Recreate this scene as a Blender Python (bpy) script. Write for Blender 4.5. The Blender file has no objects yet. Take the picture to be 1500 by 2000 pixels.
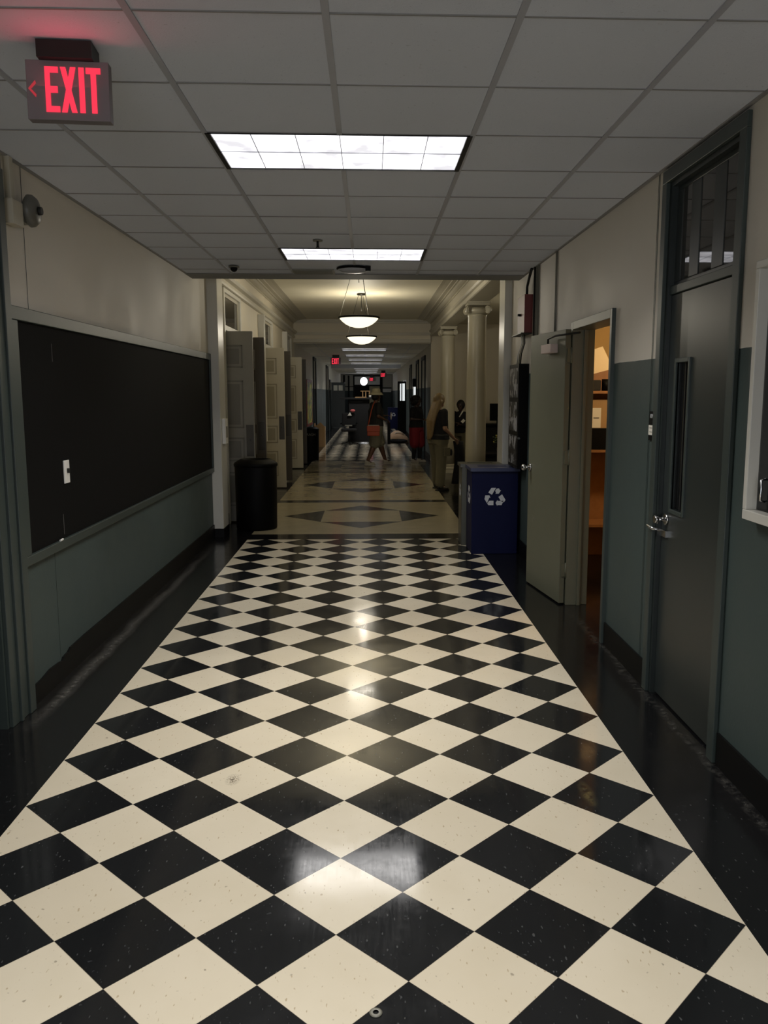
import bpy, bmesh, math, random
from mathutils import Vector, Matrix
random.seed(7)
PI = math.pi
scene = bpy.context.scene
col = scene.collection

# ------------------------------------------------------------------ camera
cd = bpy.data.cameras.new('camera'); cam = bpy.data.objects.new('camera', cd); col.objects.link(cam)
pt, yw, rl = .1417, -.0375, .0006
Fv = Vector((-math.sin(yw)*math.cos(pt), math.cos(yw)*math.cos(pt), -math.sin(pt)))
Rv = Vector((math.cos(yw), math.sin(yw), 0)); Uv = Rv.cross(Fv)
R2 = Rv*math.cos(rl) + Uv*math.sin(rl); U2 = -Rv*math.sin(rl) + Uv*math.cos(rl)
m = Matrix((R2, U2, -Fv)).transposed().to_4x4(); m.translation = Vector((.111, -2.3871, 1.6655))
cam.matrix_world = m
cd.sensor_fit = 'VERTICAL'; cd.sensor_height = 36; cd.sensor_width = 27; cd.lens = 1631.17/2000*36
cd.shift_x = -(782.86-750)/2000; cd.clip_start = .05; cd.clip_end = 200
scene.camera = cam

# ------------------------------------------------------------------ world, exposure, light levels
w = bpy.data.worlds.new('world'); scene.world = w; w.use_nodes = True
w.node_tree.nodes['Background'].inputs[0].default_value = (.5, .55, .6, 1)
w.node_tree.nodes['Background'].inputs[1].default_value = .01
scene.view_settings.view_transform = 'Standard'; scene.view_settings.look = 'None'
scene.view_settings.exposure = 0; scene.view_settings.gamma = 1
NEAR_W = 33.0          # watts of each fluorescent troffer in the near hall
FAR_W = 20.0            # the same in the far corridor
PEND_UP = 40.0; PEND_DN = 3.5
ROOM_W = 48.0
BACK_W = 72.0         # fill from the unseen window added behind the camera
ALCOVE_W = 22.0  # fill lamp added in the alcove

# ------------------------------------------------------------------ materials
def lin(c):
    return tuple((x/255/12.92 if x/255 <= .04045 else ((x/255+.055)/1.055)**2.4) for x in c)
class N:
    def __init__(s, mat):
        mat.use_nodes = True; s.t = mat.node_tree; s.n = s.t.nodes; s.l = s.t.links; s.b = s.n['Principled BSDF']
    def new(s, typ, **k):
        o = s.n.new(typ)
        for a, v in k.items(): setattr(o, a, v)
        return o
    def put(s, sock, v):
        if hasattr(v, 'is_output') : s.l.new(v, sock)
        else: sock.default_value = v
    def math(s, op, a, b=0, c=0):
        o = s.new('ShaderNodeMath', operation=op); s.put(o.inputs[0], a); s.put(o.inputs[1], b)
        if len(o.inputs) > 2: s.put(o.inputs[2], c)
        return o.outputs[0]
    def noise(s, vec, scale, detail=3, rough=.55):
        o = s.new('ShaderNodeTexNoise'); s.l.new(vec, o.inputs['Vector']); o.inputs['Scale'].default_value = scale
        o.inputs['Detail'].default_value = detail; o.inputs['Roughness'].default_value = rough
        return o.outputs['Fac']
    def ramp(s, f, a, b, lo=0, hi=1):
        o = s.new('ShaderNodeMapRange'); s.put(o.inputs[0], f); s.put(o.inputs[1], a); s.put(o.inputs[2], b)
        s.put(o.inputs[3], lo); s.put(o.inputs[4], hi); return o.outputs[0]
    def mix(s, f, a, b):
        o = s.new('ShaderNodeMix', data_type='RGBA'); s.put(o.inputs[0], f)
        for i, v in ((6, a), (7, b)):
            if isinstance(v, tuple) and len(v) == 3: v = v + (1,)
            s.put(o.inputs[i], v)
        return o.outputs[2]
    def pos(s):
        return s.new('ShaderNodeNewGeometry').outputs['Position']
    def bump(s, h, st, dist=.002):
        o = s.new('ShaderNodeBump'); s.l.new(h, o.inputs['Height']); o.inputs['Strength'].default_value = st
        o.inputs['Distance'].default_value = dist; s.l.new(o.outputs[0], s.b.inputs['Normal'])
def mat(name, c, rough=.5, metal=0, var=.08, scale=6, bump=0, bscale=200, emit=None, estr=0, spec=.5):
    mt = bpy.data.materials.new(name); g = N(mt); c = lin(c)
    tc = g.new('ShaderNodeTexCoord').outputs['Object']
    f = g.noise(tc, scale)
    lo = tuple(x*(1-var) for x in c); hi = tuple(min(1, x*(1+var)) for x in c)
    g.l.new(g.mix(f, lo, hi), g.b.inputs['Base Color'])
    g.b.inputs['Roughness'].default_value = rough; g.b.inputs['Metallic'].default_value = metal
    g.b.inputs['Specular IOR Level'].default_value = spec
    if bump: g.bump(g.noise(tc, bscale, 2), bump)
    if emit:
        g.b.inputs['Emission Color'].default_value = lin(emit) + (1,); g.b.inputs['Emission Strength'].default_value = estr
    return mt
def glass(name, tint=(200, 205, 205), rough=.03, alpha=.25):
    mt = bpy.data.materials.new(name); g = N(mt)
    g.b.inputs['Base Color'].default_value = lin(tint) + (1,); g.b.inputs['Roughness'].default_value = rough
    g.b.inputs['Alpha'].default_value = alpha; g.b.inputs['Specular IOR Level'].default_value = .8
    return mt
CREAM = (206, 200, 188); TEAL = (57, 70, 68)
def wall_mat(name, teal_z, cream=CREAM, teal=TEAL):
    mt = bpy.data.materials.new(name); g = N(mt); p = g.pos()
    sx = g.new('ShaderNodeSeparateXYZ'); g.l.new(p, sx.inputs[0])
    wob = g.math('MULTIPLY', g.noise(p, 3.0), .012)
    f = g.math('GREATER_THAN', g.math('ADD', sx.outputs[2], wob), teal_z + .006)
    big = g.noise(p, 1.6, 4)
    cc = g.mix(big, tuple(x*.9 for x in lin(cream)), tuple(min(1, x*1.05) for x in lin(cream)))
    tt = g.mix(big, tuple(x*.85 for x in lin(teal)), tuple(x*1.1 for x in lin(teal)))
    g.l.new(g.mix(f, tt, cc), g.b.inputs['Base Color'])
    g.l.new(g.ramp(big, .3, .7, .5, .64), g.b.inputs['Roughness'])
    g.bump(g.noise(p, 90, 3), .25, .002)
    return mt
M = {}
M['wall'] = wall_mat('two tone wall paint', 1.853)
M['wall_hall'] = wall_mat('pale wall paint', -1, (214, 205, 184))
M['wall_far'] = wall_mat('far corridor wall paint', 1.80, (196, 192, 178), (58, 70, 72))
M['white_trim'] = mat('white gloss trim', (205, 203, 194), .28, var=.04)
M['cream_trim'] = mat('cream moulding', (186, 180, 162), .4, var=.05)
M['column'] = mat('cream column paint', (178, 172, 152), .3, var=.05)
M['teal_trim'] = mat('teal enamel trim', (52, 61, 58), .42, var=.08)
M['teal_door'] = mat('teal enamel door', (40, 46, 45), .32, var=.12, scale=2)
M['olive'] = mat('olive grey door paint', (98, 99, 82), .45, var=.08, bump=.1)
M['black_base'] = mat('black rubber cove base', (8, 8, 8), .5, spec=.2)
M['black_plastic'] = mat('black plastic', (6, 6, 6), .55, spec=.12)
M['black_matte'] = mat('black matte', (14, 14, 14), .85)
M['chalk'] = mat('chalkboard slate', (8, 8, 8), .8, var=.25, scale=2, spec=.12)
M['chalk_mark'] = mat('chalk mark', (70, 70, 68), .9)
M['white_plastic'] = mat('white plastic', (232, 230, 224), .35, var=.02)
M['chrome'] = mat('brushed chrome', (190, 190, 190), .2, 1)
M['dark_steel'] = mat('dark steel', (50, 50, 48), .45, .8)
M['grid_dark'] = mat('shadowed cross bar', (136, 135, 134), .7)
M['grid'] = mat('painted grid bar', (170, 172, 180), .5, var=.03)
M['blue'] = mat('blue painted steel', (5, 12, 52), .55, var=.1, spec=.2)
M['blue_lid'] = mat('blue grey lid', (46, 52, 82), .35, var=.08)
M['grey_bin'] = mat('olive grey bin', (70, 70, 60), .3)
M['mark_white'] = mat('white print', (200, 202, 205), .5, var=.03)
M['red_box'] = mat('dark red enamel', (104, 34, 30), .45)
M['conduit'] = mat('painted conduit', (120, 118, 106), .4)
M['glass_dark'] = glass('dark pane glass', (24, 24, 24), .04, .5)
M['glass_mirror'] = mat('dark reflecting pane', (52, 50, 46), .03, var=.02, spec=.8)
M['closer'] = mat('pale pinkish metal', (196, 178, 170), .4)
M['leaf_brown'] = mat('brown far leaf', (70, 63, 52), .45)  # farther leaves, darker brown than the nearer ones
M['line_grey'] = mat('grey panel moulding', (112, 109, 100), .45)  # relief shade put into the moulding colour of the first leaf
M['line_relief'] = mat('relief shaded cream moulding', (150, 143, 124), .45)  # darker than its leaf: shade of the panel relief in the colour
M['leaf_shaded'] = mat('shaded cream leaf', (138, 135, 125), .45)  # first near leaf: its weaker light is put into the colour
M['bell'] = mat('grey painted bell', (92, 91, 84), .4)
M['paper_warm'] = mat('warm white card', (236, 214, 176), .7)
M['glass'] = glass('clear glass', (40, 42, 42), .04, .10)
M['brass'] = mat('dull metal plate', (64, 60, 52), .35, .7)
M['bulb'] = mat('lit bowl glass', (240, 230, 205), .4, var=.02, emit=(255, 244, 214), estr=1.35)
M['wood'] = mat('warm wood', (150, 104, 62), .5, var=.25, scale=12)
M['card'] = mat('brown cardboard', (168, 134, 92), .8, var=.1)
M['paper'] = mat('white paper', (222, 218, 206), .8, var=.03)
M['orange_wall'] = mat('orange room paint', (216, 180, 110), .6)
M['skin_dark'] = mat('brown skin', (96, 66, 50), .5, var=.06)
M['skin'] = mat('fair skin', (150, 116, 92), .5, var=.06)
M['skin_deep'] = mat('deep brown skin', (62, 44, 36), .5, var=.06)
M['eye'] = mat('dark eye', (18, 14, 12), .2)
M['black_cloth'] = mat('black cloth', (16, 16, 18), .9, var=.2)
M['char_cloth'] = mat('charcoal cloth', (40, 40, 40), .9, var=.2)
M['khaki'] = mat('khaki cloth', (96, 91, 72), .9, var=.12)
M['grey_shorts'] = mat('grey beige cloth', (130, 126, 108), .9, var=.12)
M['red_cloth'] = mat('red cloth', (122, 20, 34), .8, var=.15)
M['orange_bag'] = mat('rust orange leather', (170, 70, 36), .5, var=.15)
M['hat'] = mat('cream cotton', (196, 188, 156), .9)
M['blonde'] = mat('blonde hair', (112, 92, 60), .5, var=.35, scale=30)
M['dark_hair'] = mat('black hair', (14, 12, 11), .7, var=.3, scale=60, bump=.8, bscale=60)
M['shoe_white'] = mat('pale shoe', (170, 166, 156), .6)
M['shoe_dark'] = mat('dark shoe', (20, 18, 16), .5)
M['tan_cloth'] = mat('tan canvas', (170, 142, 116), .85, var=.2)
M['pink'] = mat('pink fabric', (190, 92, 92), .8)
M['leaf'] = mat('dull green leaves', (70, 86, 46), .6, var=.3, scale=40)
M['petal'] = mat('yellow petals', (176, 156, 70), .6, var=.2)
def emis(name, c, s):
    mt = bpy.data.materials.new(name); g = N(mt); g.b.inputs['Base Color'].default_value = (0, 0, 0, 1)
    g.b.inputs['Emission Color'].default_value = lin(c) + (1,); g.b.inputs['Emission Strength'].default_value = s
    g.b.inputs['Roughness'].default_value = .5; return mt
M['exit_red'] = emis('lit red letters', (255, 52, 78), 1.15)
M['exit_dim'] = emis('dimly lit red arrow', (226, 62, 74), .55)
M['daylight'] = emis('daylight in window', (235, 240, 240), 1.3)
M['globe'] = emis('lit globe', (250, 252, 255), 6)
def lens_mat(name, s):
    mt = bpy.data.materials.new(name); g = N(mt); p = g.pos()
    g.b.inputs['Base Color'].default_value = (.5, .5, .5, 1); g.b.inputs['Roughness'].default_value = .3
    v = g.new('ShaderNodeTexVoronoi', feature='F1'); g.l.new(p, v.inputs['Vector']); v.inputs['Scale'].default_value = 6
    f = g.noise(p, 7, 2)
    g.l.new(g.ramp(f, .35, .6, s*.60, s*1.25), g.b.inputs['Emission Strength'])
    g.b.inputs['Emission Color'].default_value = (.95, .94, 1, 1); return mt
M['lens'] = lens_mat('lit troffer lens', 1.42)
M['lens_far'] = lens_mat('far troffer lens', .55)
# ceiling tile
def ceil_mat(name, c):
    mt = bpy.data.materials.new(name); g = N(mt); p = g.pos(); c = lin(c)
    f = g.noise(p, 160, 3, .7); sp = g.ramp(g.noise(p, 55, 2, .7), .66, .74)
    big = g.noise(p, .8, 2)
    base = g.mix(big, tuple(x*.93 for x in c), tuple(min(1, x*1.05) for x in c))
    g.l.new(g.mix(sp, base, tuple(x*.8 for x in c)), g.b.inputs['Base Color'])
    g.b.inputs['Roughness'].default_value = .9; g.bump(f, .5, .003); return mt
M['ceil'] = ceil_mat('mineral fibre tile', (208, 213, 224))
M['ceil_far'] = ceil_mat('far ceiling tile', (200, 198, 190))
M['soffit'] = mat('grey soffit paint', (128, 128, 126), .8)
M['ceil_plaster'] = mat('ceiling plaster', (226, 220, 198), .6, var=.04)
# floor tiles
def fleck(g, p, base, fl1, fl2, amt=1):
    mp = g.new('ShaderNodeMapping'); g.l.new(p, mp.inputs[0]); mp.inputs['Rotation'].default_value = (0, 0, .5); mp.inputs['Scale'].default_value = (1.5, .6, 1)
    n1 = g.noise(mp.outputs[0], 62, 1, .4); n2 = g.noise(p, 38, 1.5, .5)
    c = g.mix(g.ramp(n1, .70, .76, 0, amt), base, fl1)
    return g.mix(g.ramp(n2, .72, .77, 0, amt), c, fl2)
def rough_floor(g, p, lo, hi):
    a = g.noise(p, 4, 5, .7); b = g.noise(p, 45, 3, .6)
    mp = g.new('ShaderNodeMapping'); g.l.new(p, mp.inputs[0]); mp.inputs['Rotation'].default_value = (0, 0, .9); mp.inputs['Scale'].default_value = (60, 3, 1)
    sc = g.noise(mp.outputs[0], 2, 3, .6)
    r = g.ramp(g.math('ADD', g.math('MULTIPLY', a, .6), g.math('ADD', g.math('MULTIPLY', b, .15), g.math('MULTIPLY', sc, .25))), .35, .65, lo, hi)
    g.l.new(r, g.b.inputs['Roughness'])
    g.bump(g.noise(p, 2.2, 2), .3, .004)
def black_floor():
    mt = bpy.data.materials.new('black vinyl tile'); g = N(mt); p = g.pos()
    base = lin((19, 19, 20))
    c = fleck(g, p, base, lin((60, 60, 60)), lin((42, 44, 46)))
    sx = g.new('ShaderNodeSeparateXYZ'); g.l.new(p, sx.inputs[0])
    # worn pale grime line running beside the left wall, and by the right jambs
    wob = g.math('MULTIPLY', g.math('SUBTRACT', g.noise(p, 2, 3), .5), .10)
    dl = g.math('ABSOLUTE', g.math('ADD', g.math('SUBTRACT', sx.outputs[0], -1.60), wob))
    gl = g.ramp(dl, .0, .055, 1, 0)
    gy = g.math('MULTIPLY', g.ramp(sx.outputs[1], 1.6, 2.1), g.ramp(sx.outputs[1], 5.2, 7.0, 1, 0))
    gl = g.math('MULTIPLY', g.math('MULTIPLY', gl, gy), g.ramp(g.noise(p, 30, 4, .8), .32, .68, 0, .6))
    dr = g.math('ABSOLUTE', g.math('ADD', g.math('SUBTRACT', sx.outputs[0], 1.645), wob))
    gr = g.math('MULTIPLY', g.ramp(dr, .0, .04, 1, 0), g.ramp(g.noise(p, 22, 4, .8), .45, .75, 0, .35))
    gr = g.math('MULTIPLY', gr, g.math('MULTIPLY', g.ramp(sx.outputs[1], 3.4, 3.9, 1, 0), g.ramp(sx.outputs[1], .3, .6)))
    c = g.mix(gl, c, lin((130, 128, 122))); c = g.mix(gr, c, lin((140, 138, 130)))
    g.l.new(c, g.b.inputs['Base Color']); rough_floor(g, p, .08, .24)
    return mt
def checker():
    mt = bpy.data.materials.new('black and cream vinyl checker'); g = N(mt); p = g.pos()
    sx = g.new('ShaderNodeSeparateXYZ'); g.l.new(p, sx.inputs[0]); s = .3048
    k = 1/(s*2**.5)
    u = g.math('MULTIPLY', g.math('ADD', sx.outputs[0], sx.outputs[1]), k)
    v = g.math('MULTIPLY', g.math('SUBTRACT', sx.outputs[1], sx.outputs[0]), k)
    fu = g.math('FLOOR', u); fv = g.math('FLOOR', v)
    par = g.math('MODULO', g.math('ABSOLUTE', g.math('ADD', fu, fv)), 2)
    cmb = g.new('ShaderNodeCombineXYZ'); g.l.new(fu, cmb.inputs[0]); g.l.new(fv, cmb.inputs[1])
    wn = g.new('ShaderNodeTexWhiteNoise', noise_dimensions='2D'); g.l.new(cmb.outputs[0], wn.inputs['Vector'])
    wr = wn.outputs['Value']
    cream = g.mix(wr, lin((214, 203, 180)), lin((224, 214, 192)))
    cream = g.mix(g.ramp(g.noise(p, 3, 3), .4, .7, 0, .35), cream, lin((206, 194, 168)))
    cream = fleck(g, p, cream, lin((176, 158, 128)), lin((150, 140, 122)), .8)
    black = g.mix(wr, lin((25, 26, 27)), lin((31, 32, 33)))
    black = fleck(g, p, black, lin((74, 75, 75)), lin((52, 54, 56)))
    c = g.mix(g.math('GREATER_THAN', par, .5), cream, black)
    # seams
    def seam(x):
        fr = g.math('FRACT', x); d = g.math('MINIMUM', fr, g.math('SUBTRACT', 1, fr)); return g.math('LESS_THAN', d, .0035)
    sm = g.math('MULTIPLY', g.math('MAXIMUM', seam(u), seam(v)), .55)
    c = g.mix(sm, c, lin((70, 62, 52)))
    # scuffed smudge and the yellow worn spot
    def spot(x0, y0, rx, ry, colr, lo, hi, sc, amt):
        nonlocal c
        dx = g.math('DIVIDE', g.math('SUBTRACT', sx.outputs[0], x0), rx); dy = g.math('DIVIDE', g.math('SUBTRACT', sx.outputs[1], y0), ry)
        d = g.math('SQRT', g.math('ADD', g.math('MULTIPLY', dx, dx), g.math('MULTIPLY', dy, dy)))
        f = g.math('MULTIPLY', g.ramp(d, .2, 1.0, 1, 0), g.ramp(g.noise(p, sc, 3, .7), lo, hi, 0, amt))
        c = g.mix(f, c, colr)
    spot(-.489, 1.068, .036, .062, lin((84, 72, 60)), .46, .54, 120, .9)
    spot(1.018, .887, .035, .13, lin((110, 100, 66)), .35, .6, 25, .6)
    g.l.new(c, g.b.inputs['Base Color']); rough_floor(g, p, .05, .17)
    return mt
def terrazzo(name, c, f1, f2):
    mt = bpy.data.materials.new(name); g = N(mt); p = g.pos()
    base = lin(c); cc = fleck(g, p, base, lin(f1), lin(f2), .6)
    sx = g.new('ShaderNodeSeparateXYZ'); g.l.new(p, sx.inputs[0])
    q = g.math('ADD', g.math('FLOOR', g.math('MULTIPLY', sx.outputs[0], 1.64)), g.math('FLOOR', g.math('MULTIPLY', sx.outputs[1], 1.1)))
    cc = g.mix(g.ramp(g.noise(p, 1.2, 2), .35, .65, 0, .4), cc, tuple(x*.9 for x in base))
    g.l.new(cc, g.b.inputs['Base Color']); rough_floor(g, p, .1, .26); return mt
M['floor_black'] = black_floor(); M['checker'] = checker()
M['terrazzo'] = terrazzo('cream terrazzo', (166, 156, 130), (140, 128, 104), (186, 176, 152))
M['terrazzo_dark'] = terrazzo('dark terrazzo', (48, 46, 40), (80, 76, 62), (60, 44, 40))
def board_art():
    mt = bpy.data.materials.new('bright yellow poster paint'); g = N(mt); p = g.pos()
    n = g.noise(p, 5, 3, .6); n2 = g.noise(p, 9, 2)
    c = g.mix(g.ramp(n, .46, .54), lin((176, 178, 54)), lin((70, 84, 80)))
    c = g.mix(g.ramp(n2, .6, .64), c, lin((196, 110, 50)))
    g.l.new(c, g.b.inputs['Base Color']); return mt
M['art'] = board_art()
def case_papers():
    mt = bpy.data.materials.new('pinned papers'); g = N(mt); p = g.pos()
    n = g.noise(p, 9, 3, .6)
    c = g.mix(g.ramp(n, .5, .56), lin((16, 16, 16)), lin((150, 150, 150)))
    g.l.new(c, g.b.inputs['Base Color']); return mt
M['papers'] = case_papers()

# ------------------------------------------------------------------ mesh helpers
def bx(bm, x0, x1, y0, y1, z0, z1, mi=0):
    vs = [bm.verts.new(v) for v in ((x0,y0,z0),(x1,y0,z0),(x1,y1,z0),(x0,y1,z0),(x0,y0,z1),(x1,y0,z1),(x1,y1,z1),(x0,y1,z1))]
    for f in ((0,3,2,1),(4,5,6,7),(0,1,5,4),(1,2,6,5),(2,3,7,6),(3,0,4,7)):
        bm.faces.new([vs[i] for i in f]).material_index = mi
    return vs
def B(*a, **k):
    bm = bmesh.new(); bx(bm, *a, **k); return bm
def ring_pts(c, ax, r, seg, ry=None, up=None):
    ax = Vector(ax).normalized(); up = Vector(up) if up else (Vector((0,0,1)) if abs(ax.z) < .9 else Vector((1,0,0)))
    a = ax.cross(up).normalized(); b = a.cross(ax).normalized(); ry = r if ry is None else ry
    return [Vector(c) + a*math.cos(2*PI*i/seg)*r + b*math.sin(2*PI*i/seg)*ry for i in range(seg)]
def skin_rings(bm, rings, cap=True, mi=0):
    vr = [[bm.verts.new(p) for p in r] for r in rings]; n = len(vr[0])
    for a, b in zip(vr, vr[1:]):
        for i in range(n):
            f = bm.faces.new((a[i], a[(i+1) % n], b[(i+1) % n], b[i])); f.material_index = mi; f.smooth = True
    if cap:
        bm.faces.new(list(reversed(vr[0]))).material_index = mi; bm.faces.new(vr[-1]).material_index = mi
def cyl(bm, p0, p1, r0, r1=None, seg=16, mi=0):
    p0, p1 = Vector(p0), Vector(p1); r1 = r0 if r1 is None else r1; ax = p1-p0
    skin_rings(bm, [ring_pts(p0, ax, r0, seg), ring_pts(p1, ax, r1, seg)], mi=mi)
def C_(p0, p1, r0, r1=None, seg=16):
    bm = bmesh.new(); cyl(bm, p0, p1, r0, r1, seg); return bm
def tube(bm, pts, r, seg=8):
    pts = [Vector(p) for p in pts]; rings = []
    for i, p in enumerate(pts):
        d = (pts[min(i+1, len(pts)-1)] - pts[max(i-1, 0)]).normalized()
        rings.append(ring_pts(p, d, r if not isinstance(r, (list, tuple)) else r[i], seg, up=(0.13, 1, .07)))
    skin_rings(bm, rings)
def lathe(bm, prof, c=(0,0,0), seg=40):
    c = Vector(c)
    rings = [[c + Vector((r*math.cos(2*PI*i/seg), r*math.sin(2*PI*i/seg), z)) for i in range(seg)] for r, z in prof]
    skin_rings(bm, rings, cap=True)
def ell(bm, c, rx, ry, rz, seg=20, rot=None):
    m4 = Matrix.Translation(Vector(c)) @ (rot.to_4x4() if rot else Matrix()) @ Matrix.Diagonal((rx, ry, rz, 1))
    r = bmesh.ops.create_uvsphere(bm, u_segments=seg, v_segments=max(8, seg*2//3), radius=1, matrix=m4)
    for v in r['verts']:
        for f in v.link_faces: f.smooth = True
def prism(bm, poly, fn, t0, t1, mi=0):
    """poly of 2d points; fn(u,v,t) -> 3d"""
    a = [bm.verts.new(fn(u, v, t0)) for u, v in poly]; b = [bm.verts.new(fn(u, v, t1)) for u, v in poly]; n = len(poly)
    bm.faces.new(a).material_index = mi; bm.faces.new(list(reversed(b))).material_index = mi
    for i in range(n): bm.faces.new((a[i], b[i], b[(i+1) % n], a[(i+1) % n])).material_index = mi
def rframe(b, x0, x1, ya, yb, za, zb, wl, wr, wt, wb=0):
    bx(b, x0, x1, ya, ya+wl, za+wb, zb-wt); bx(b, x0, x1, yb-wr, yb, za+wb, zb-wt); bx(b, x0, x1, ya, yb, zb-wt, zb)
    if wb: bx(b, x0, x1, ya, yb, za, za+wb)
def finish(name, bm, mats, parent=None, bevel=0, recalc=True):
    if recalc: bmesh.ops.recalc_face_normals(bm, faces=bm.faces[:])
    me = bpy.data.meshes.new(name); bm.to_mesh(me); bm.free()
    for k in (mats if isinstance(mats, (list, tuple)) else [mats]): me.materials.append(k)
    o = bpy.data.objects.new(name, me); col.objects.link(o)
    if parent: o.parent = parent
    if bevel:
        b = o.modifiers.new('bevel', 'BEVEL'); b.width = bevel; b.segments = 2; b.limit_method = 'ANGLE'
    return o
def struct(name, bm, mats, parent=None, bevel=0):
    o = finish(name, bm, mats, parent, bevel)
    if not parent: o['kind'] = 'structure'
    return o
def thing(name, label, cat, loc=(0,0,0), rotz=0, group=None, kind=None):
    o = bpy.data.objects.new(name, None); col.objects.link(o); o.empty_display_size = .1
    o.location = loc; o.rotation_euler = (0, 0, rotz)
    if kind: o['kind'] = kind
    else:
        o['label'] = label; o['category'] = cat
        if group: o['group'] = group
    return o
def part(t, name, bm, mats, bevel=0, label=None, world=True, parent=None):
    """world=True: geometry was made in world coordinates; store it relative to the thing"""
    if world:
        inv = (Matrix.Translation(t.location) @ Matrix.Rotation(t.rotation_euler.z, 4, 'Z')).inverted()
        bmesh.ops.transform(bm, matrix=inv, verts=bm.verts[:])
    o = finish(name, bm, mats, parent or t, bevel)
    if label: o['label'] = label
    return o
def single(name, bm, mats, label, cat, loc=(0,0,0), group=None, bevel=0):
    bmesh.ops.translate(bm, vec=-Vector(loc), verts=bm.verts[:])
    o = finish(name, bm, mats, None, bevel); o.location = loc; o['label'] = label; o['category'] = cat
    if group: o['group'] = group
    return o
def dup(root, loc, label=None):
    r = root.copy(); col.objects.link(r); r.location = loc
    if label: r['label'] = label
    for ch in list(root.children):
        c = ch.copy(); col.objects.link(c); c.parent = r
        for gch in list(ch.children):
            d = gch.copy(); col.objects.link(d); d.parent = c
    return r
def text(t, s, size, mt, loc, rot, name='lettering', parent=None, ext=.001, align='CENTER'):
    cu = bpy.data.curves.new(name, 'FONT'); cu.body = s; cu.size = size; cu.extrude = ext; cu.align_x = align; cu.align_y = 'CENTER'
    tmp = bpy.data.objects.new('tmp', cu); col.objects.link(tmp)
    dg = bpy.context.evaluated_depsgraph_get(); me = bpy.data.meshes.new_from_object(tmp.evaluated_get(dg))
    bpy.data.objects.remove(tmp); me.materials.clear(); me.materials.append(mt); me.name = name
    o = bpy.data.objects.new(name, me); col.objects.link(o); o.parent = parent or t; o.location = loc; o.rotation_euler = rot
    return o

XL, XR = -1.70, 1.68
ZC = 2.83
# ------------------------------------------------------------------ floor
bm = bmesh.new()
def quad(x0, x1, y0, y1, mi, z=0):
    if x1-x0 < 1e-6 or y1-y0 < 1e-6: return
    bm.faces.new([bm.verts.new((x, y, z)) for x, y in ((x0,y0),(x1,y0),(x1,y1),(x0,y1))]).material_index = mi
CW = 3*.3048*2**.5       # checker half width
Y1 = 33*.3048*2**.5/2    # end of the near checker (7.11)
quad(-2.3, -CW, -8, 56, 0); quad(CW, 5.2, -8, 56, 0)
quad(-CW, CW, -8, Y1-.02, 1)
quad(-CW, CW, Y1-.02, 7.45, 0)
def panel(y0, y1, cy, hx, hy):
    # field with a rhombus whose inner rectangle is cream
    P = lambda x, y: (x, y, 0)
    T = [(-hx, cy), (0, cy-hy), (hx, cy), (0, cy+hy)]
    a, b = hx/2, hy/2
    R = [(-a, cy-b), (a, cy-b), (a, cy+b), (-a, cy+b)]
    def f(pts, mi): bm.faces.new([bm.verts.new(P(*q)) for q in pts]).material_index = mi
    f(R, 2)
    f([T[0], R[0], R[3]], 3); f([R[0], T[1], R[1]], 3); f([R[1], T[2], R[2]], 3); f([R[3], R[2], T[3]], 3)
    # surround: four corner quads
    f([(-CW, y0), (0, y0), T[1], R[0], T[0], (-CW, cy)], 2)
    f([(0, y0), (CW, y0), (CW, cy), T[2], R[1], T[1]], 2)
    f([(CW, cy), (CW, y1), (0, y1), T[3], R[2], T[2]], 2)
    f([(0, y1), (-CW, y1), (-CW, cy), T[0], R[3], T[3]], 2)
panel(7.45, 10.34, 8.93, 1.06, 1.05)
quad(-CW, CW, 10.34, 10.62, 3)
panel(10.62, 15.2, 12.85, 1.10, 1.25)
quad(-CW, CW, 15.2, 15.42, 3)
panel(15.42, 18.15, 16.75, 1.06, .95)
quad(-CW, CW, 18.15, 18.36, 0)
quad(-CW, CW, 18.36, 56, 1)
bmesh.ops.reverse_faces(bm, faces=[f for f in bm.faces if f.normal.z < 0]); bm.normal_update()
me = bpy.data.meshes.new('floor'); bm.to_mesh(me); bm.free()
for k in ('floor_black', 'checker', 'terrazzo', 'terrazzo_dark'): me.materials.append(M[k])
for p_ in me.polygons:
    if p_.normal.z < 0: p_.flip()
fl = bpy.data.objects.new('floor', me); col.objects.link(fl); fl['kind'] = 'structure'

# ------------------------------------------------------------------ walls
def wall(name, bm, mt): return struct(name, bm, mt)
def wall_run(xa, xb, y0, y1, H, openings):
    """openings: (ya, yb, z0, z1)"""
    b = bmesh.new(); y = y0
    for ya, yb, z0, z1 in openings:
        if ya > y: bx(b, xa, xb, y, ya, 0, H)
        if z0 > 0: bx(b, xa, xb, ya, yb, 0, z0)
        if z1 < H: bx(b, xa, xb, ya, yb, z1, H)
        y = yb
    if y1 > y: bx(b, xa, xb, y, y1, 0, H)
    return b
wall('wall_left', wall_run(XL-.25, XL, -8, 7.26, 3.45, [(.78, 1.70, 0, 2.78)]), M['wall'])
DC = (8.97, 12.88, 16.70)
wall('wall_left_lobby', wall_run(XL-.25, XL, 7.26, 18.3, 3.45, [(c-.64, c+.64, 0, 2.91) for c in DC]), M['wall_hall'])
wall('wall_left_far', wall_run(XL-.25, XL, 18.3, 54, 3.0, [(25.0, 26.2, 0, 2.75), (33.1, 34.8, 0, 2.75), (36.0, 37.2, 0, 2.2)]), M['wall_far'])
wall('wall_right', wall_run(XR, XR+.15, -8, 7.3, 3.45, [(1.20, 2.10, 0, 2.78), (3.03, 4.085, 0, 2.19)]), M['wall'])
XF = 1.62
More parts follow.
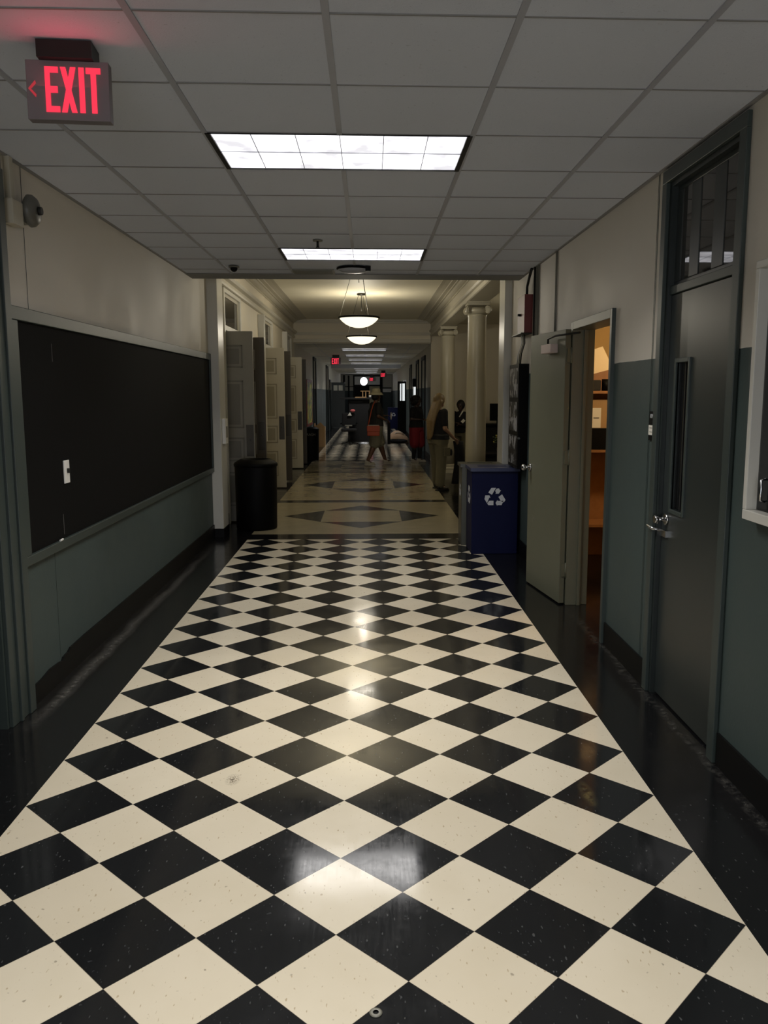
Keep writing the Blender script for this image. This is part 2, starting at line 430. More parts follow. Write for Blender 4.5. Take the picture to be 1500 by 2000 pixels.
wall('wall_right_far', wall_run(XF, XF+.25, 18.4, 54, 3.0, [(20.3, 21.6, 0, 2.6), (23.3, 24.4, 0, 2.6), (25.0, 26.4, 0, 2.2), (27.6, 28.6, 0, 2.6), (32.0, 39.0, 0, 2.2)]), M['wall_far'])
# rooms behind the left openings and the shallow backs of recesses
b = bmesh.new(); bx(b, -2.75, -2.65, 7.3, 18.3, 0, 3.4); bx(b, -2.65, -1.95, 10.7, 10.8, 0, 3.4); bx(b, -2.65, -1.95, 14.7, 14.8, 0, 3.4); bx(b, -2.65, -1.95, 7.3, 7.4, 0, 3.4); bx(b, -2.65, -1.95, 18.2, 18.3, 0, 3.4)
wall('wall_left_rooms', b, M['wall_hall'])
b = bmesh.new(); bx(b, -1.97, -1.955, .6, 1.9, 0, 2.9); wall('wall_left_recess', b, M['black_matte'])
# lobby alcove to the right, behind the columns
b = bmesh.new(); bx(b, XR+.15, 4.7, 7.2, 7.3, 0, 3.4); bx(b, 4.6, 4.7, 7.3, 18.3, 0, 3.4); bx(b, XF, 4.7, 18.3, 18.4, 0, 3.4)
wall('wall_alcove', b, M['wall_hall'])
# end of far corridor, and behind the camera
b = bmesh.new(); bx(b, -1.95, 1.95, 54, 54.2, 0, 3); wall('wall_end', b, M['wall_far'])
b = bmesh.new(); bx(b, -1.95, 1.95, -8.15, -8, 0, 3.45); wall('wall_back', b, M['wall'])

s = bpy.data.objects.new('window_3', None); col.objects.link(s); s.location = (0, -7.9, 1.2); s['kind'] = 'structure'  # unseen glazing added behind the camera to lift the ceiling
for x0 in (-1.2, .05): part(s, 'pane', B(x0, x0+1.15, -7.97, -7.96, .3, 2.4), M['daylight'])
b = bmesh.new()
for x0 in (-1.25, -.05, 1.2): bx(b, x0, x0+.1, -7.98, -7.93, 0, 2.5)
part(s, 'sash', b, M['teal_trim'])
ld = bpy.data.lights.new('daylight', 'AREA'); ld.shape = 'RECTANGLE'; ld.size = 2.3; ld.size_y = 2.0; ld.energy = BACK_W; ld.color = (.90, .92, 1)  # fill light added with the glazing, aimed down the hall
lo = bpy.data.objects.new('daylight', ld); col.objects.link(lo); lo.parent = s; lo.location = (0, .05, .1); lo.rotation_euler = (math.radians(90), 0, 0)

# side room seen through the open doorway
b = bmesh.new()
bx(b, 1.83, 4.3, 7.1, 7.18, 0, 2.7); bx(b, 4.2, 4.3, 2.0, 7.1, 0, 2.7); bx(b, 1.94, 4.3, 1.95, 2.05, 0, 2.7); bx(b, 1.83, 4.3, 2.14, 7.1, 2.7, 2.76)
struct('wall_side_room', b, M['orange_wall'])

# ------------------------------------------------------------------ ceilings
b = bmesh.new()
gx = [-.0193 + i*.6096 for i in range(-3, 4)]; gy = [.409 + j*.6096 for j in range(-14, 11)]
fix_near = [-4.46, -1.42, 1.6282, 4.6762]    # start Y of each 2x4 troffer
# tiles individually (leaving the troffer holes)
xs = [XL] + [x for x in gx if XL < x < XR] + [XR]; ys = [-8] + [y for y in gy if y < 6.2] + [6.16]
for i in range(len(xs)-1):
    for j in range(len(ys)-1):
        xc = (xs[i]+xs[i+1])/2; yc = (ys[j]+ys[j+1])/2
        if abs(xc+.0193) < .6096 and any(f0 < yc < f0+.6096 for f0 in fix_near): continue
        dz = random.uniform(0, .002)
        bx(b, xs[i]+.004, xs[i+1]-.004, ys[j]+.003, ys[j+1]-.003, ZC+.004+dz, ZC+.02)
struct('ceiling', b, M['ceil'])
b = bmesh.new()
for x in gx:
    if XL < x < XR:
        if abs(x+.0193) < .01:
            yy = -8
            for f0 in fix_near: bx(b, x-.012, x+.012, yy, f0, ZC-.001, ZC+.012); yy = f0+.6096
            bx(b, x-.012, x+.012, yy, 6.16, ZC-.001, ZC+.012)
        else: bx(b, x-.012, x+.012, -8, 6.16, ZC-.001, ZC+.012)
struct('trim_13', b, M['grid']); b = bmesh.new()
for j, y in enumerate(gy):
    if y > 6.16: continue
    inset = [(XL, XR)]
    if any(abs(y-(f0)) > 1 or True for f0 in fix_near): pass
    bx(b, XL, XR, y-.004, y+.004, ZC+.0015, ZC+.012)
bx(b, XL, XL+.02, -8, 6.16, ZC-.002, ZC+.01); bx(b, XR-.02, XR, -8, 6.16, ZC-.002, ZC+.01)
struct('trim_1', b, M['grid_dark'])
b = bmesh.new(); bx(b, XL, XR, 6.16, 6.52, ZC-.004, ZC+.03); bx(b, XL, XR, 6.48, 6.52, ZC, 3.42)
bx(b, XL, XR, -8, 6.5, ZC+.1, ZC+.13)
struct('ceiling_header', b, M['soffit'])
b = bmesh.new(); bx(b, XL-.02, 1.95, 6.52, 18.3, 3.40, 3.45); bx(b, 1.90, 4.7, 7.3, 18.3, 3.32, 3.37)
struct('ceiling_lobby', b, M['ceil_plaster'])
b = bmesh.new(); bx(b, -1.95, XF+.25, 18.4, 54, 2.85, 2.9)
struct('ceiling_far', b, M['ceil_far'])
struct('wall_header', B(XL, 1.6, 18.12, 18.42, 2.86, 3.42), M['wall_hall'])
b = bmesh.new()
for k in range(1, 15): bx(b, XL, XF, 18.4+k*2.4384-.01, 18.4+k*2.4384+.01, 2.845, 2.855)
for x in (-1.24, -.63, -.02, .59, 1.2): bx(b, x-.012, x+.012, 18.42, 54, 2.846, 2.856)
bx(b, -1.5, 1.45, 33.5, 33.8, 2.7, 2.85)
struct('trim_2', b, M['grid'])

# crown moulding and entablature of the lobby
def sweep_y(prof, y0, y1, fn=lambda x, z: (x, z)):
    b = bmesh.new(); a = [b.verts.new((fn(x, z)[0], y0, fn(x, z)[1])) for x, z in prof]; c = [b.verts.new((fn(x, z)[0], y1, fn(x, z)[1])) for x, z in prof]
    n = len(prof)
    for i in range(n): b.faces.new((a[i], a[(i+1) % n], c[(i+1) % n], c[i]))
    b.faces.new(a); b.faces.new(list(reversed(c))); return b
crown = [(0,3.41),(0,3.31),(.02,3.31),(.02,3.325),(.05,3.33),(.08,3.345),(.10,3.365),(.13,3.365),(.135,3.375),(.20,3.375),(.21,3.385),(.24,3.39),(.28,3.395),(.34,3.395),(.34,3.41)]
arch_l = [(0,2.965),(.02,2.965),(.03,2.97),(.04,2.975),(.045,3.0),(.03,3.01),(.03,3.05),(.07,3.07),(.09,3.10),(.09,3.115),(0,3.13)]
struct('trim_3', sweep_y([(XL+x, z) for x, z in crown], 6.53, 18.15), M['cream_trim'])
struct('trim_4', sweep_y([(XL+x, z) for x, z in arch_l], 7.62, 18.15), M['cream_trim'])
ent = [(1.90,3.02),(1.60,3.02),(1.585,3.03),(1.585,3.06),(1.60,3.065),(1.60,3.10),(1.575,3.115),(1.56,3.14),(1.56,3.15),(1.60,3.16),(1.60,3.41),(1.90,3.41)]
struct('trim_5', sweep_y(ent, 7.0, 18.15), M['cream_trim'])
struct('trim_6', sweep_y([(1.60-x, z) for x, z in crown], 6.53, 18.15), M['cream_trim'])
b = bmesh.new()
for (d, z0, z1) in ((.16, 3.36, 3.41), (.08, 3.32, 3.36), (.05, 3.04, 3.1), (.03, 2.86, 2.95)): bx(b, XL, 1.6, 18.12-d, 18.13, z0, z1)
struct('trim_7', b, M['cream_trim'])

# base boards
def base(name, x0, x1, segs, h=.125):
    b = bmesh.new()
    for y0, y1 in segs: bx(b, x0, x1, y0, y1, 0, h)
    return struct(name, b, M['black_base'])
b = bmesh.new(); bx(b, XL, XL+.012, -8, .6, 0, .14); prism(b, [(1.93, 0), (1.93, .105), (2.10, .11), (2.22, .125), (2.36, .118), (2.40, .112), (2.42, .128), (2.50, .135), (2.54, .15), (2.80, .155), (7.26, .15), (7.26, 0)], lambda u, v, tt: (XL+tt, u, v), 0, .012)
struct('baseboard_left', b, M['black_base'])
base('baseboard_left_lobby', XL, XL+.012, [(7.62, 8.28), (9.66, 12.2), (13.56, 16.0), (17.4, 18.3)], .14)
base('baseboard_right', XR-.012, XR, [(-8, 1.14), (2.16, 2.97), (4.1, 6.93)], .15)
base('baseboard_left_far', XL, XL+.012, [(18.3, 24.9), (26.3, 33), (37.3, 54)])
base('baseboard_right_far', XF-.012, XF, [(18.4, 20.2), (21.7, 23.2), (28.7, 31.9), (39.1, 54)])
# pilasters framing the lobby
def pil(name, x0, x1, y0, y1, top):
    b = bmesh.new(); bx(b, x0, x1, y0, y1, .10, top)
    o = struct(name, b, M['white_trim'], bevel=.006)
    b = bmesh.new(); bx(b, x0-.004, x1+.004, y0-.004, y1, 0, .10); q = finish('plinth', b, M['black_base'], o); return o
pil('trim_8', XL-.02, -1.585, 7.26, 7.62, 3.4)
pil('trim_9', 1.60, XR+.05, 6.95, 7.32, 3.02)
for n, y0 in (('trim_10', 11.62), ('trim_11', 15.45)):
    b = bmesh.new(); bx(b, XL, -1.60, y0, y0+.16, .86, 2.93); bx(b, XL, -1.63, y0, y0+.16, .14, .86)
    struct(n, b, M['white_trim'], bevel=.004)

# ------------------------------------------------------------------ ceiling troffers
def troffer(y0, label, watts, lens, x0=-.6289, grp='fluorescent ceiling fixtures of the near hall', z=ZC, w_=1.2192, l_=.6096, rec=.07, cells=6):
    cx = x0+w_/2
    t = thing('ceiling_light', label, 'ceiling light', (cx, y0+l_/2, z), 0, grp)
    a, c = w_/2, l_/2
    b = bmesh.new()   # recessed box, open below
    for x_ in (-1, 1): bx(b, min(x_*(a-.024), x_*a), max(x_*(a-.024), x_*a), -c, c, -.004, rec)
    for y_ in (-1, 1): bx(b, -a, a, min(y_*(c-.006), y_*c), max(y_*(c-.006), y_*c), -.003, rec)
    part(t, 'frame', b, M['dark_steel'], world=False)
    b = bmesh.new(); bx(b, -a+.024, a-.024, -c+.006, c-.006, .004, .012)
    part(t, 'diffuser', b, lens, world=False)
    b = bmesh.new()
    for k in range(1, cells):
        x_ = -a+k*w_/cells; bx(b, x_-.0015, x_+.0015, -c+.006, c-.006, .001, .004)
    bx(b, -a+.024, a-.024, -.0015, .0015, .001, .004)
    part(t, 'divider', b, M['grid'], world=False)
    ld = bpy.data.lights.new('fluorescent_tubes', 'AREA'); ld.shape = 'RECTANGLE'; ld.size = w_-.1; ld.size_y = l_-.08
    ld.energy = watts; ld.color = (1.0, .97, .93); ld.spread = math.radians(130)
    lo = bpy.data.objects.new('fluorescent_tubes', ld); col.objects.link(lo); lo.parent = t; lo.location = (0, 0, -.006)
    return t
troffer(fix_near[2], 'large twelve-cell fluorescent ceiling light nearest the camera, right of the EXIT sign', NEAR_W, M['lens'])
troffer(fix_near[3], 'second twelve-cell fluorescent ceiling light, just before the pendant lamps', NEAR_W*.62, M['lens'])
troffer(fix_near[1], 'fluorescent ceiling light above and behind the camera', NEAR_W, M['lens'])
troffer(fix_near[0], 'fluorescent ceiling light furthest behind the camera', NEAR_W, M['lens'])
ords = ['first', 'second', 'third', 'fourth', 'fifth', 'sixth', 'seventh', 'eighth']
for k in range(8):
    troffer(20.5+3.55*k, 'thin bright ceiling light of the distant corridor, %s beyond the pendant lamps' % ords[k], FAR_W, M['lens_far'], x0=-.63,
            grp='ceiling lights of the distant corridor', z=2.846, rec=.003, cells=2, l_=.34)
for o in bpy.data.objects:       # far fittings sit just under the ceiling
    if o.get('group') == 'ceiling lights of the distant corridor':
        o.location.z = 2.80

# ------------------------------------------------------------------ pendants
def pendant(y, label):
    zr = 2.64; x = -.02
    t = thing('pendant_lamp', label, 'pendant lamp', (x, y, 3.40), 0, 'bowl pendant lamps of the lobby')
    bm = bmesh.new(); lathe(bm, [(.02, -.035), (.075, -.03), (.08, -.01), (.07, 0)]); part(t, 'canopy', bm, M['dark_steel'], world=False)
    bm = bmesh.new(); R = .255
    prof = [(R, 0), (R*.97, -.014), (R*.85, -.045), (R*.68, -.078), (R*.45, -.105), (R*.22, -.119), (.01, -.123), (.01, -.117), (R*.45, -.098), (R*.68, -.070), (R*.85, -.038), (R*.95, 0)]
    lathe(bm, [(r, z+zr-3.40) for r, z in prof]); part(t, 'bowl', bm, M['bulb'], world=False)
    bm = bmesh.new(); n = 48
    tube(bm, [((R+.006)*math.cos(2*PI*i/n), (R+.006)*math.sin(2*PI*i/n), zr-3.388) for i in range(n+1)], .014, 8); part(t, 'rim', bm, M['black_plastic'], world=False)
    for k in range(3):
        an = PI + 2*PI*k/3
        part(t, 'cable', C_((.05*math.cos(an), .05*math.sin(an), -.03), ((R+.006)*math.cos(an), (R+.006)*math.sin(an), zr-3.395), .0035, seg=6), M['dark_steel'], world=False)
    part(t, 'stem', C_((0, 0, -.03), (0, 0, -.30), .006, seg=8), M['dark_steel'], world=False)
    ld = bpy.data.lights.new('bulb', 'POINT'); ld.energy = PEND_UP; ld.color = (1, .92, .76); ld.shadow_soft_size = .05
    lo = bpy.data.objects.new('bulb', ld); col.objects.link(lo); lo.parent = t; lo.location = (0, 0, zr-3.40+.06)
    ld = bpy.data.lights.new('glow', 'AREA'); ld.shape = 'DISK'; ld.size = .4; ld.energy = PEND_DN; ld.color = (1, .92, .78)
    lo = bpy.data.objects.new('glow', ld); col.objects.link(lo); lo.parent = t; lo.location = (0, 0, zr-3.40-.13)
pendant(8.93, 'lit glass bowl pendant lamp on cables, the nearer and larger looking one')
pendant(12.75, 'lit glass bowl pendant lamp seen just below the nearer bowl')

# ------------------------------------------------------------------ EXIT signs
LET = {'E': [(0,0,.22,1), (.22,.0,.62,.13), (.22,.43,.55,.57), (.22,.87,.60,1)],
       'I': [(0,0,.24,1)], 'T': [(0,.87,.66,1), (.21,0,.45,.87)]}
def exit_sign(x, y, z, wd, label, arrow, full=True, rz=0, canopy=True):
    """x,y,z = centre of the top edge"""
    t = thing('exit_sign', label, 'exit sign', (x, y, z), rz, 'lit EXIT signs')
    h = wd*.62*1.13
    part(t, 'housing', B(-wd/2, wd/2, 0, .045, -h, 0), M['exit_case'], world=False, bevel=.002)
    part(t, 'canopy', B(-wd*.33, wd*.33, -.03, .08, 0, (ZC if y < 10 else 2.85)-z), M['dark_steel'], world=False)
    bm = bmesh.new(); lh = h*.76; s = lh*.50; z0 = -h+h*.13
    fn = lambda u, v, tt: (u, tt, v)
    xc = -wd*.27 if arrow == 'L' else -wd*.38
    def rect(x0, z0_, x1, z1): bx(bm, x0, x1, -.004, .001, z0_, z1)
    for (a, c, d, e) in LET['E']: rect(xc+a*s, z0+c*lh, xc+d*s, z0+e*lh)
    xx = xc + .70*s
    for sg in (1, -1):
        P = [(0, 0), (.24, 0), (.70, 1), (.46, 1)]
        pts = [(xx + (u if sg == 1 else .70-u)*s, z0+v*lh) for u, v in P]
        prism(bm, pts, fn, -.004-.0003*sg, .001)
    xi = xx + .83*s
    for (a, c, d, e) in LET['I']: rect(xi+a*s, z0+c*lh, xi+d*s, z0+e*lh)
    xt = xi + .33*s
    for (a, c, d, e) in LET['T']: rect(xt+a*s, z0+c*lh, xt+d*s, z0+e*lh)
    part(t, 'lettering', bm, M['exit_red'], world=False, label='glowing red letters EXIT')
    if arrow == 'L':
        bm = bmesh.new(); ax_ = -wd*.475; zc = z0+lh*.5; q = wd*.085
        for sg in (1, -1):
            prism(bm, [(ax_, zc), (ax_+q, zc+sg*q*1.15), (ax_+q*1.1, zc+sg*q*.75), (ax_+q*.38, zc)], fn, -.004, .001)
        part(t, 'arrow', bm, M['exit_dim'], world=False, label='dimly lit red chevron pointing left')
    return t
M['exit_case'] = mat('dark grey sign case', (118, 110, 112), .5)
ex = exit_sign(-.905, .66, 2.775, .272, 'big dark EXIT sign with red letters and left arrow hanging near the camera', 'L', rz=math.radians(4))
ld = bpy.data.lights.new('sign_glow', 'AREA'); ld.shape = 'RECTANGLE'; ld.size = .2; ld.size_y = .15; ld.energy = .42; ld.color = (1, .08, .14)
lo = bpy.data.objects.new('sign_glow', ld); col.objects.link(lo); lo.parent = ex; lo.location = (0, -.012, -.1); lo.rotation_euler = (math.radians(-125), 0, 0)
for x, y, z, lb in ((-.94, 24.5, 2.77, 'small lit EXIT sign at the left of the distant corridor ceiling'),
                    (.87, 43.0, 2.73, 'tiny lit EXIT sign right of the distant corridor lights'),
                    (.27, 53.4, 2.66, 'tiny lit EXIT sign in front of the end doors transom')):
    exit_sign(x, y, z, .33, lb, None)

# ------------------------------------------------------------------ chalkboard, left wall
t = thing('chalkboard', 'long black chalkboard in a teal frame on the left wall', 'chalkboard', (XL, 4.65, .77))
ya, yb, za, zb = 1.94, 7.25, .765, 2.10
b = bmesh.new(); bx(b, XL, XL+.012, ya+.07, yb-.02, za+.05, zb-.06); part(t, 'slate', b, M['chalk'])
b = bmesh.new()
rframe(b, XL, XL+.03, ya, yb, za, zb, .075, .04, .07, .052)
part(t, 'frame', b, M['teal_trim'], bevel=.004)
part(t, 'chalk_mark', B(XL+.012, XL+.0125, 2.50, 2.508, 1.84, 1.94), M['chalk_mark']); part(t, 'chalk_mark', B(XL+.012, XL+.0125, 2.535, 2.542, .84, .96), M['chalk_mark'])
t = thing('switch_plate', 'white switch plate mounted on the black chalkboard', 'switch', (XL+.0125, 2.615, 1.20))
part(t, 'plate', B(XL+.0125, XL+.0215, 2.575, 2.655, 1.135, 1.27), M['white_plastic'], bevel=.002)
part(t, 'toggle', B(XL+.0215, XL+.035, 2.61, 2.622, 1.195, 1.222), M['dark_steel'])
single('chalk_stub', C_((XL+.030, 2.42, .822), (XL+.030, 2.46, .824), .006, seg=8), M['white_plastic'], 'small white stub of chalk at the lower left of the chalkboard', 'chalk', (XL+.03, 2.44, .818))
# plaster seams, thin cover strips
b = bmesh.new(); bx(b, XL, XL+.002, 2.235, 2.238, 2.1, 2.83); bx(b, XL, XL+.002, 2.40, 2.404, .13, .765); bx(b, XR-.002, XR, 2.252, 2.257, .15, 2.83); bx(b, XR-.002, XR, 2.27, 2.271, .15, 2.83)
struct('trim_12', b, M['teal_trim'])

# near left doorway casing
t = thing('door_1', '', '', (XL, 1.2, 0), kind='structure')
b = bmesh.new()
for (y0, y1, d) in ((1.68, 1.76, .020), (1.76, 1.785, .034), (1.785, 1.865, .024), (1.865, 1.935, .036)):
    bx(b, XL-.001, XL+d, y0, y1, 0, 2.74)
bx(b, XL-.001, XL+.03, .56, .78, 0, 2.74); bx(b, XL-.001, XL+.03, .56, 1.93, 2.74, 2.81)
part(t, 'casing', b, M['teal_trim'], bevel=.003)
b = bmesh.new(); bx(b, XL-.16, XL-.115, .79, 1.69, .01, 2.7); part(t, 'door_leaf', b, M['teal_door'])
b = bmesh.new(); bx(b, XL-.2, XL, 1.66, 1.70, 0, 2.78); bx(b, XL-.2, XL, .78, .81, 0, 2.78); part(t, 'jamb', b, M['teal_trim'])

# alarm bell, upper left
t = thing('alarm_bell', 'round grey alarm bell on a wall box near the top of the left wall', 'alarm', (XL, 2.2, 2.62))
part(t, 'back_box', B(XL, XL+.05, 1.99, 2.12, 2.50, 2.62), M['cream_trim'], bevel=.003)
part(t, 'arm', B(XL, XL+.045, 2.12, 2.21, 2.53, 2.62), M['conduit'])
b = bmesh.new(); cx_, cy_, cz_ = XL+.04, 2.20, 2.60
rings = [ring_pts((cx_+d, cy_, cz_), (1, 0, 0), r, 36) for d, r in ((0, .068), (.012, .082), (.03, .080), (.048, .064), (.056, .035), (.058, .008))]
skin_rings(b, rings); part(t, 'gong', b, M['bell'] if 'bell' in M else M['conduit'])
part(t, 'hub', C_((cx_+.055, cy_, cz_), (cx_+.075, cy_, cz_), .022, .02), M['dark_steel'])
single('cable_raceway', B(XL, XL+.03, 2.03, 2.075, 2.622, 2.83), M['cream_trim'], 'cream cable cover running from ceiling down to the alarm bell box', 'cable cover', (XL, 2.05, 2.83), bevel=.002)

# ceiling devices
t = thing('sprinkler_head', 'small sprinkler head hanging from the ceiling before the second light', 'sprinkler', (-.281, 4.30, ZC))
part(t, 'pipe', C_((-.281, 4.30, ZC), (-.281, 4.30, ZC-.05), .009), M['dark_steel'])
part(t, 'deflector', C_((-.281, 4.30, ZC-.05), (-.281, 4.30, ZC-.056), .014), M['dark_steel'])
part(t, 'escutcheon', C_((-.281, 4.30, ZC), (-.281, 4.30, ZC-.008), .038), M['conduit'])
t = thing('security_camera', 'small dark dome camera on the ceiling at left', 'camera', (-1.14, 5.67, ZC))
part(t, 'mount', C_((-1.14, 5.67, ZC), (-1.14, 5.67, ZC-.014), .05), M['conduit'])
b = bmesh.new(); ell(b, (-1.14, 5.67, ZC-.018), .034, .034, .034); part(t, 'dome', b, M['black_plastic'])
t = thing('ceiling_dome', 'round white ceiling device with a dark rim between light and pendant', 'ceiling device', (-.03, 5.72, ZC))
b = bmesh.new(); lathe(b, [(.02, -.05), (.10, -.042), (.145, -.02), (.15, 0)], (-.03, 5.72, ZC)); part(t, 'cover', b, M['grid'])
b = bmesh.new(); tube(b, [(-.03+.152*math.cos(PI*i/20), 5.72-.152*math.sin(PI*i/20), ZC-.010) for i in range(21)], .010); part(t, 'rim', b, M['black_plastic'])
part(t, 'sensor_box', B(.08, .13, 5.60, 5.64, ZC-.045, ZC), M['black_plastic'])
t = thing('ceiling_vent', 'grey rectangular vent in the ceiling left of the round device', 'vent', (-.41, 5.99, ZC))
b = bmesh.new(); bx(b, -.62, -.22, 5.86, 6.13, ZC-.006, ZC+.004); part(t, 'frame', b, M['conduit'])
b = bmesh.new()
for k in range(8): bx(b, -.60, -.24, 5.88+k*.03, 5.895+k*.03, ZC-.010, ZC-.005)
part(t, 'louver', b, M['conduit'])

# ------------------------------------------------------------------ near right door with transom
t = thing('door_2', '', '', (XR, 1.66, 0), kind='structure')
b = bmesh.new()
rframe(b, XR-.022, XR-.001, 1.155, 2.15, 0, 2.81, .07, .065, .065)
part(t, 'casing', b, M['teal_trim'], bevel=.003)
b = bmesh.new(); bx(b, XR-.001, XR+.2, 2.06, 2.10, 0, 2.72); bx(b, XR-.001, XR+.2, 1.20, 1.222, 0, 2.72); bx(b, XR-.001, XR+.2, 1.2, 2.1, 2.72, 2.76)
part(t, 'jamb', b, M['teal_door'])
part(t, 'door_stop', B(XR+.01, XR+.06, 1.222, 2.06, 2.175, 2.218), M['teal_trim'], bevel=.003)
leafx = XR+.022
b = bmesh.new()
Y0, Y3, Z0, Z3 = 1.225, 2.055, .012, 2.17
wy0, wy1, wz0, wz1 = 1.765, 1.93, 1.06, 1.82
for (a, c, d, e) in ((Y0, wy0, Z0, Z3), (wy1, Y3, Z0, Z3), (wy0, wy1, Z0, wz0), (wy0, wy1, wz1, Z3)): bx(b, leafx, leafx+.044, a, c, d, e)
lf = part(t, 'door_leaf', b, M['teal_door'])
b = bmesh.new(); g_ = .022
bx(b, leafx-.010, leafx+.01, wy0-g_, wy0, wz0-g_, wz1+g_); bx(b, leafx-.010, leafx+.01, wy1, wy1+g_, wz0-g_, wz1+g_); bx(b, leafx-.010, leafx+.01, wy0, wy1, wz0-g_, wz0); bx(b, leafx-.010, leafx+.01, wy0, wy1, wz1, wz1+g_)
o = part(t, 'vision_frame', b, M['teal_trim'], bevel=.003, parent=lf)
o = part(t, 'vision_glass', B(leafx+.015, leafx+.02, wy0, wy1, wz0, wz1), M['glass_dark'], parent=lf)
o = part(t, 'vision_bar', B(leafx+.012, leafx+.02, 1.84, 1.85, wz0, wz1), M['black_matte'], parent=lf)
for zc in (1.98, 1.10, .32):
    b = bmesh.new(); cyl(b, (leafx-.008, 1.232, zc-.06), (leafx-.008, 1.232, zc+.06), .010, seg=10); bx(b, leafx-.006, leafx+.001, 1.235, 1.262, zc-.05, zc+.05); part(t, 'hinge', b, M['dark_steel'], parent=lf)
b = bmesh.new(); hy, hz = 1.985, .955
cyl(b, (leafx+.002, hy, hz+.04), (leafx-.012, hy, hz+.04), .032, .03, 20); cyl(b, (leafx-.012, hy, hz+.04), (leafx-.055, hy, hz+.04), .012, seg=12)
cyl(b, (leafx-.05, hy, hz+.04), (leafx-.068, hy, hz+.04), .024, .02, 16)
o = part(t, 'door_knob', b, M['chrome'], parent=lf)
b = bmesh.new(); bx(b, leafx-.015, leafx, 1.955, 2.06, hz-.055, hz-.02); tube(b, [(leafx-.01, 2.045, hz-.03), (leafx-.05, 2.05, hz-.02), (leafx-.06, 2.11, hz-.012)], .009)
part(t, 'latch_bar', b, M['chrome'], parent=lf)
# transom sash with three panes
sx0 = XR+.032
b = bmesh.new(); tz0, tz1 = 2.240, 2.695
bars = [(1.222, 1.245), (1.352, 1.378), (1.495, 1.520), ]
panes = [(1.315, 1.462), (1.590, 1.750), (1.870, 1.985)]
edges = [1.222] + [v for p_ in panes for v in p_] + [2.06]
for i in range(0, len(edges), 2): bx(b, sx0, sx0+.035, edges[i], edges[i+1], tz0, tz1)
bx(b, sx0, sx0+.035, 1.222, 2.06, 2.21, tz0); bx(b, sx0, sx0+.035, 1.222, 2.06, tz1, 2.72)
tr = part(t, 'transom_sash', b, M['teal_door'], bevel=.003)
for a, c in panes: part(t, 'transom_pane', B(sx0+.004, sx0+.010, a, c, tz0, tz1), M['glass_mirror'] if 'glass_mirror' in M else M['glass_dark'], parent=tr)
b = bmesh.new(); bx(b, XR+.2, XR+.24, 1.2, 2.1, 0, 2.78); part(t, 'dark_backing', b, M['black_matte'])

# signs beside the door
t = thing('room_sign', 'small black room sign with pale digits and a white card beside the teal door', 'sign', (XR, 2.215, 1.5))
part(t, 'plate', B(XR-.008, XR, 2.175, 2.245, 1.49, 1.565), M['black_plastic'])
part(t, 'card', B(XR-.010, XR-.002, 2.173, 2.245, 1.435, 1.488), M['paper'])
part(t, 'card_foot', B(XR-.009, XR, 2.176, 2.244, 1.405, 1.434), M['black_plastic'])
for zz in (1.474, 1.452): part(t, 'print_line', B(XR-.0108, XR-.0099, 2.188, 2.228, zz-.002, zz+.002), M['conduit'])
text(t, '109', .032, M['mark_white'], (-.0085, -.005, .038), (PI/2, 0, -PI/2))
t = thing('hanging_tag', 'narrow white strip with a red patch hanging above the room sign', 'tag', (XR, 2.185, 1.6))
part(t, 'strip', B(XR-.004, XR-.001, 2.182, 2.187, 1.58, 1.68), M['conduit'])
part(t, 'clip', B(XR-.007, XR-.001, 2.172, 2.192, 1.668, 1.682), M['white_plastic'])
part(t, 'red_patch', B(XR-.006, XR-.001, 2.172, 2.190, 1.63, 1.665), M['pink'])
part(t, 'white_patch', B(XR-.006, XR-.001, 2.176, 2.192, 1.575, 1.612), M['white_plastic'])

# display case, right edge
t = thing('display_case', 'glass display case with a thick white frame at the right edge', 'display case', (XR, .62, 1.15))
ya, yb, za, zb = .0, .925, 1.16, 2.175
b = bmesh.new(); rframe(b, XR-.055, XR, ya, yb, za, zb, .03, .03, .03, .04)
part(t, 'frame', b, M['white_trim'], bevel=.003)
part(t, 'backing', B(XR-.006, XR-.001, ya+.03, yb-.03, za+.04, zb-.03), M['black_matte'])
gl = part(t, 'glass_door', B(XR-.011, XR-.008, ya+.031, yb-.031, za+.041, zb-.031), M['glass_dark'])
b = bmesh.new(); tube(b, [(XR-.011, .83, 1.24), (XR-.028, .83, 1.245), (XR-.028, .83, 1.325), (XR-.011, .83, 1.33)], .005); part(t, 'handle', b, M['chrome'], parent=gl)

# ------------------------------------------------------------------ open olive door
t = thing('door_3', '', '', (XR, 3.55, 0), kind='structure')
b = bmesh.new(); bx(b, XR-.025, XR+.15, 2.985, 3.03, 0, 2.20)
part(t, 'near_jamb', b, M['teal_trim'], bevel=.003)
b = bmesh.new(); bx(b, XR-.025, XR+.10, 4.015, 4.085, 0, 2.20); bx(b, XR+.10, XR+.15, 4.03, 4.085, 0, 2.19); bx(b, XR+.06, XR+.085, 3.995, 4.015, 0, 2.14); bx(b, XR-.025, XR+.15, 3.03, 4.015, 2.14, 2.20)
part(t, 'far_jamb', b, M['olive'], bevel=.003)
ang = math.atan2(1.487-1.60, 4.80-4.03)
L = .80
dv = Vector((1.492-1.602, .78, 0)).normalized(); nv = Vector((-dv.y, dv.x, 0))   # nv points to -X (hall side)
t = thing('open_door', 'open olive grey door leaf swung back into the hall', 'door', (1.648, 4.035, 0), math.atan2(dv.y, dv.x))
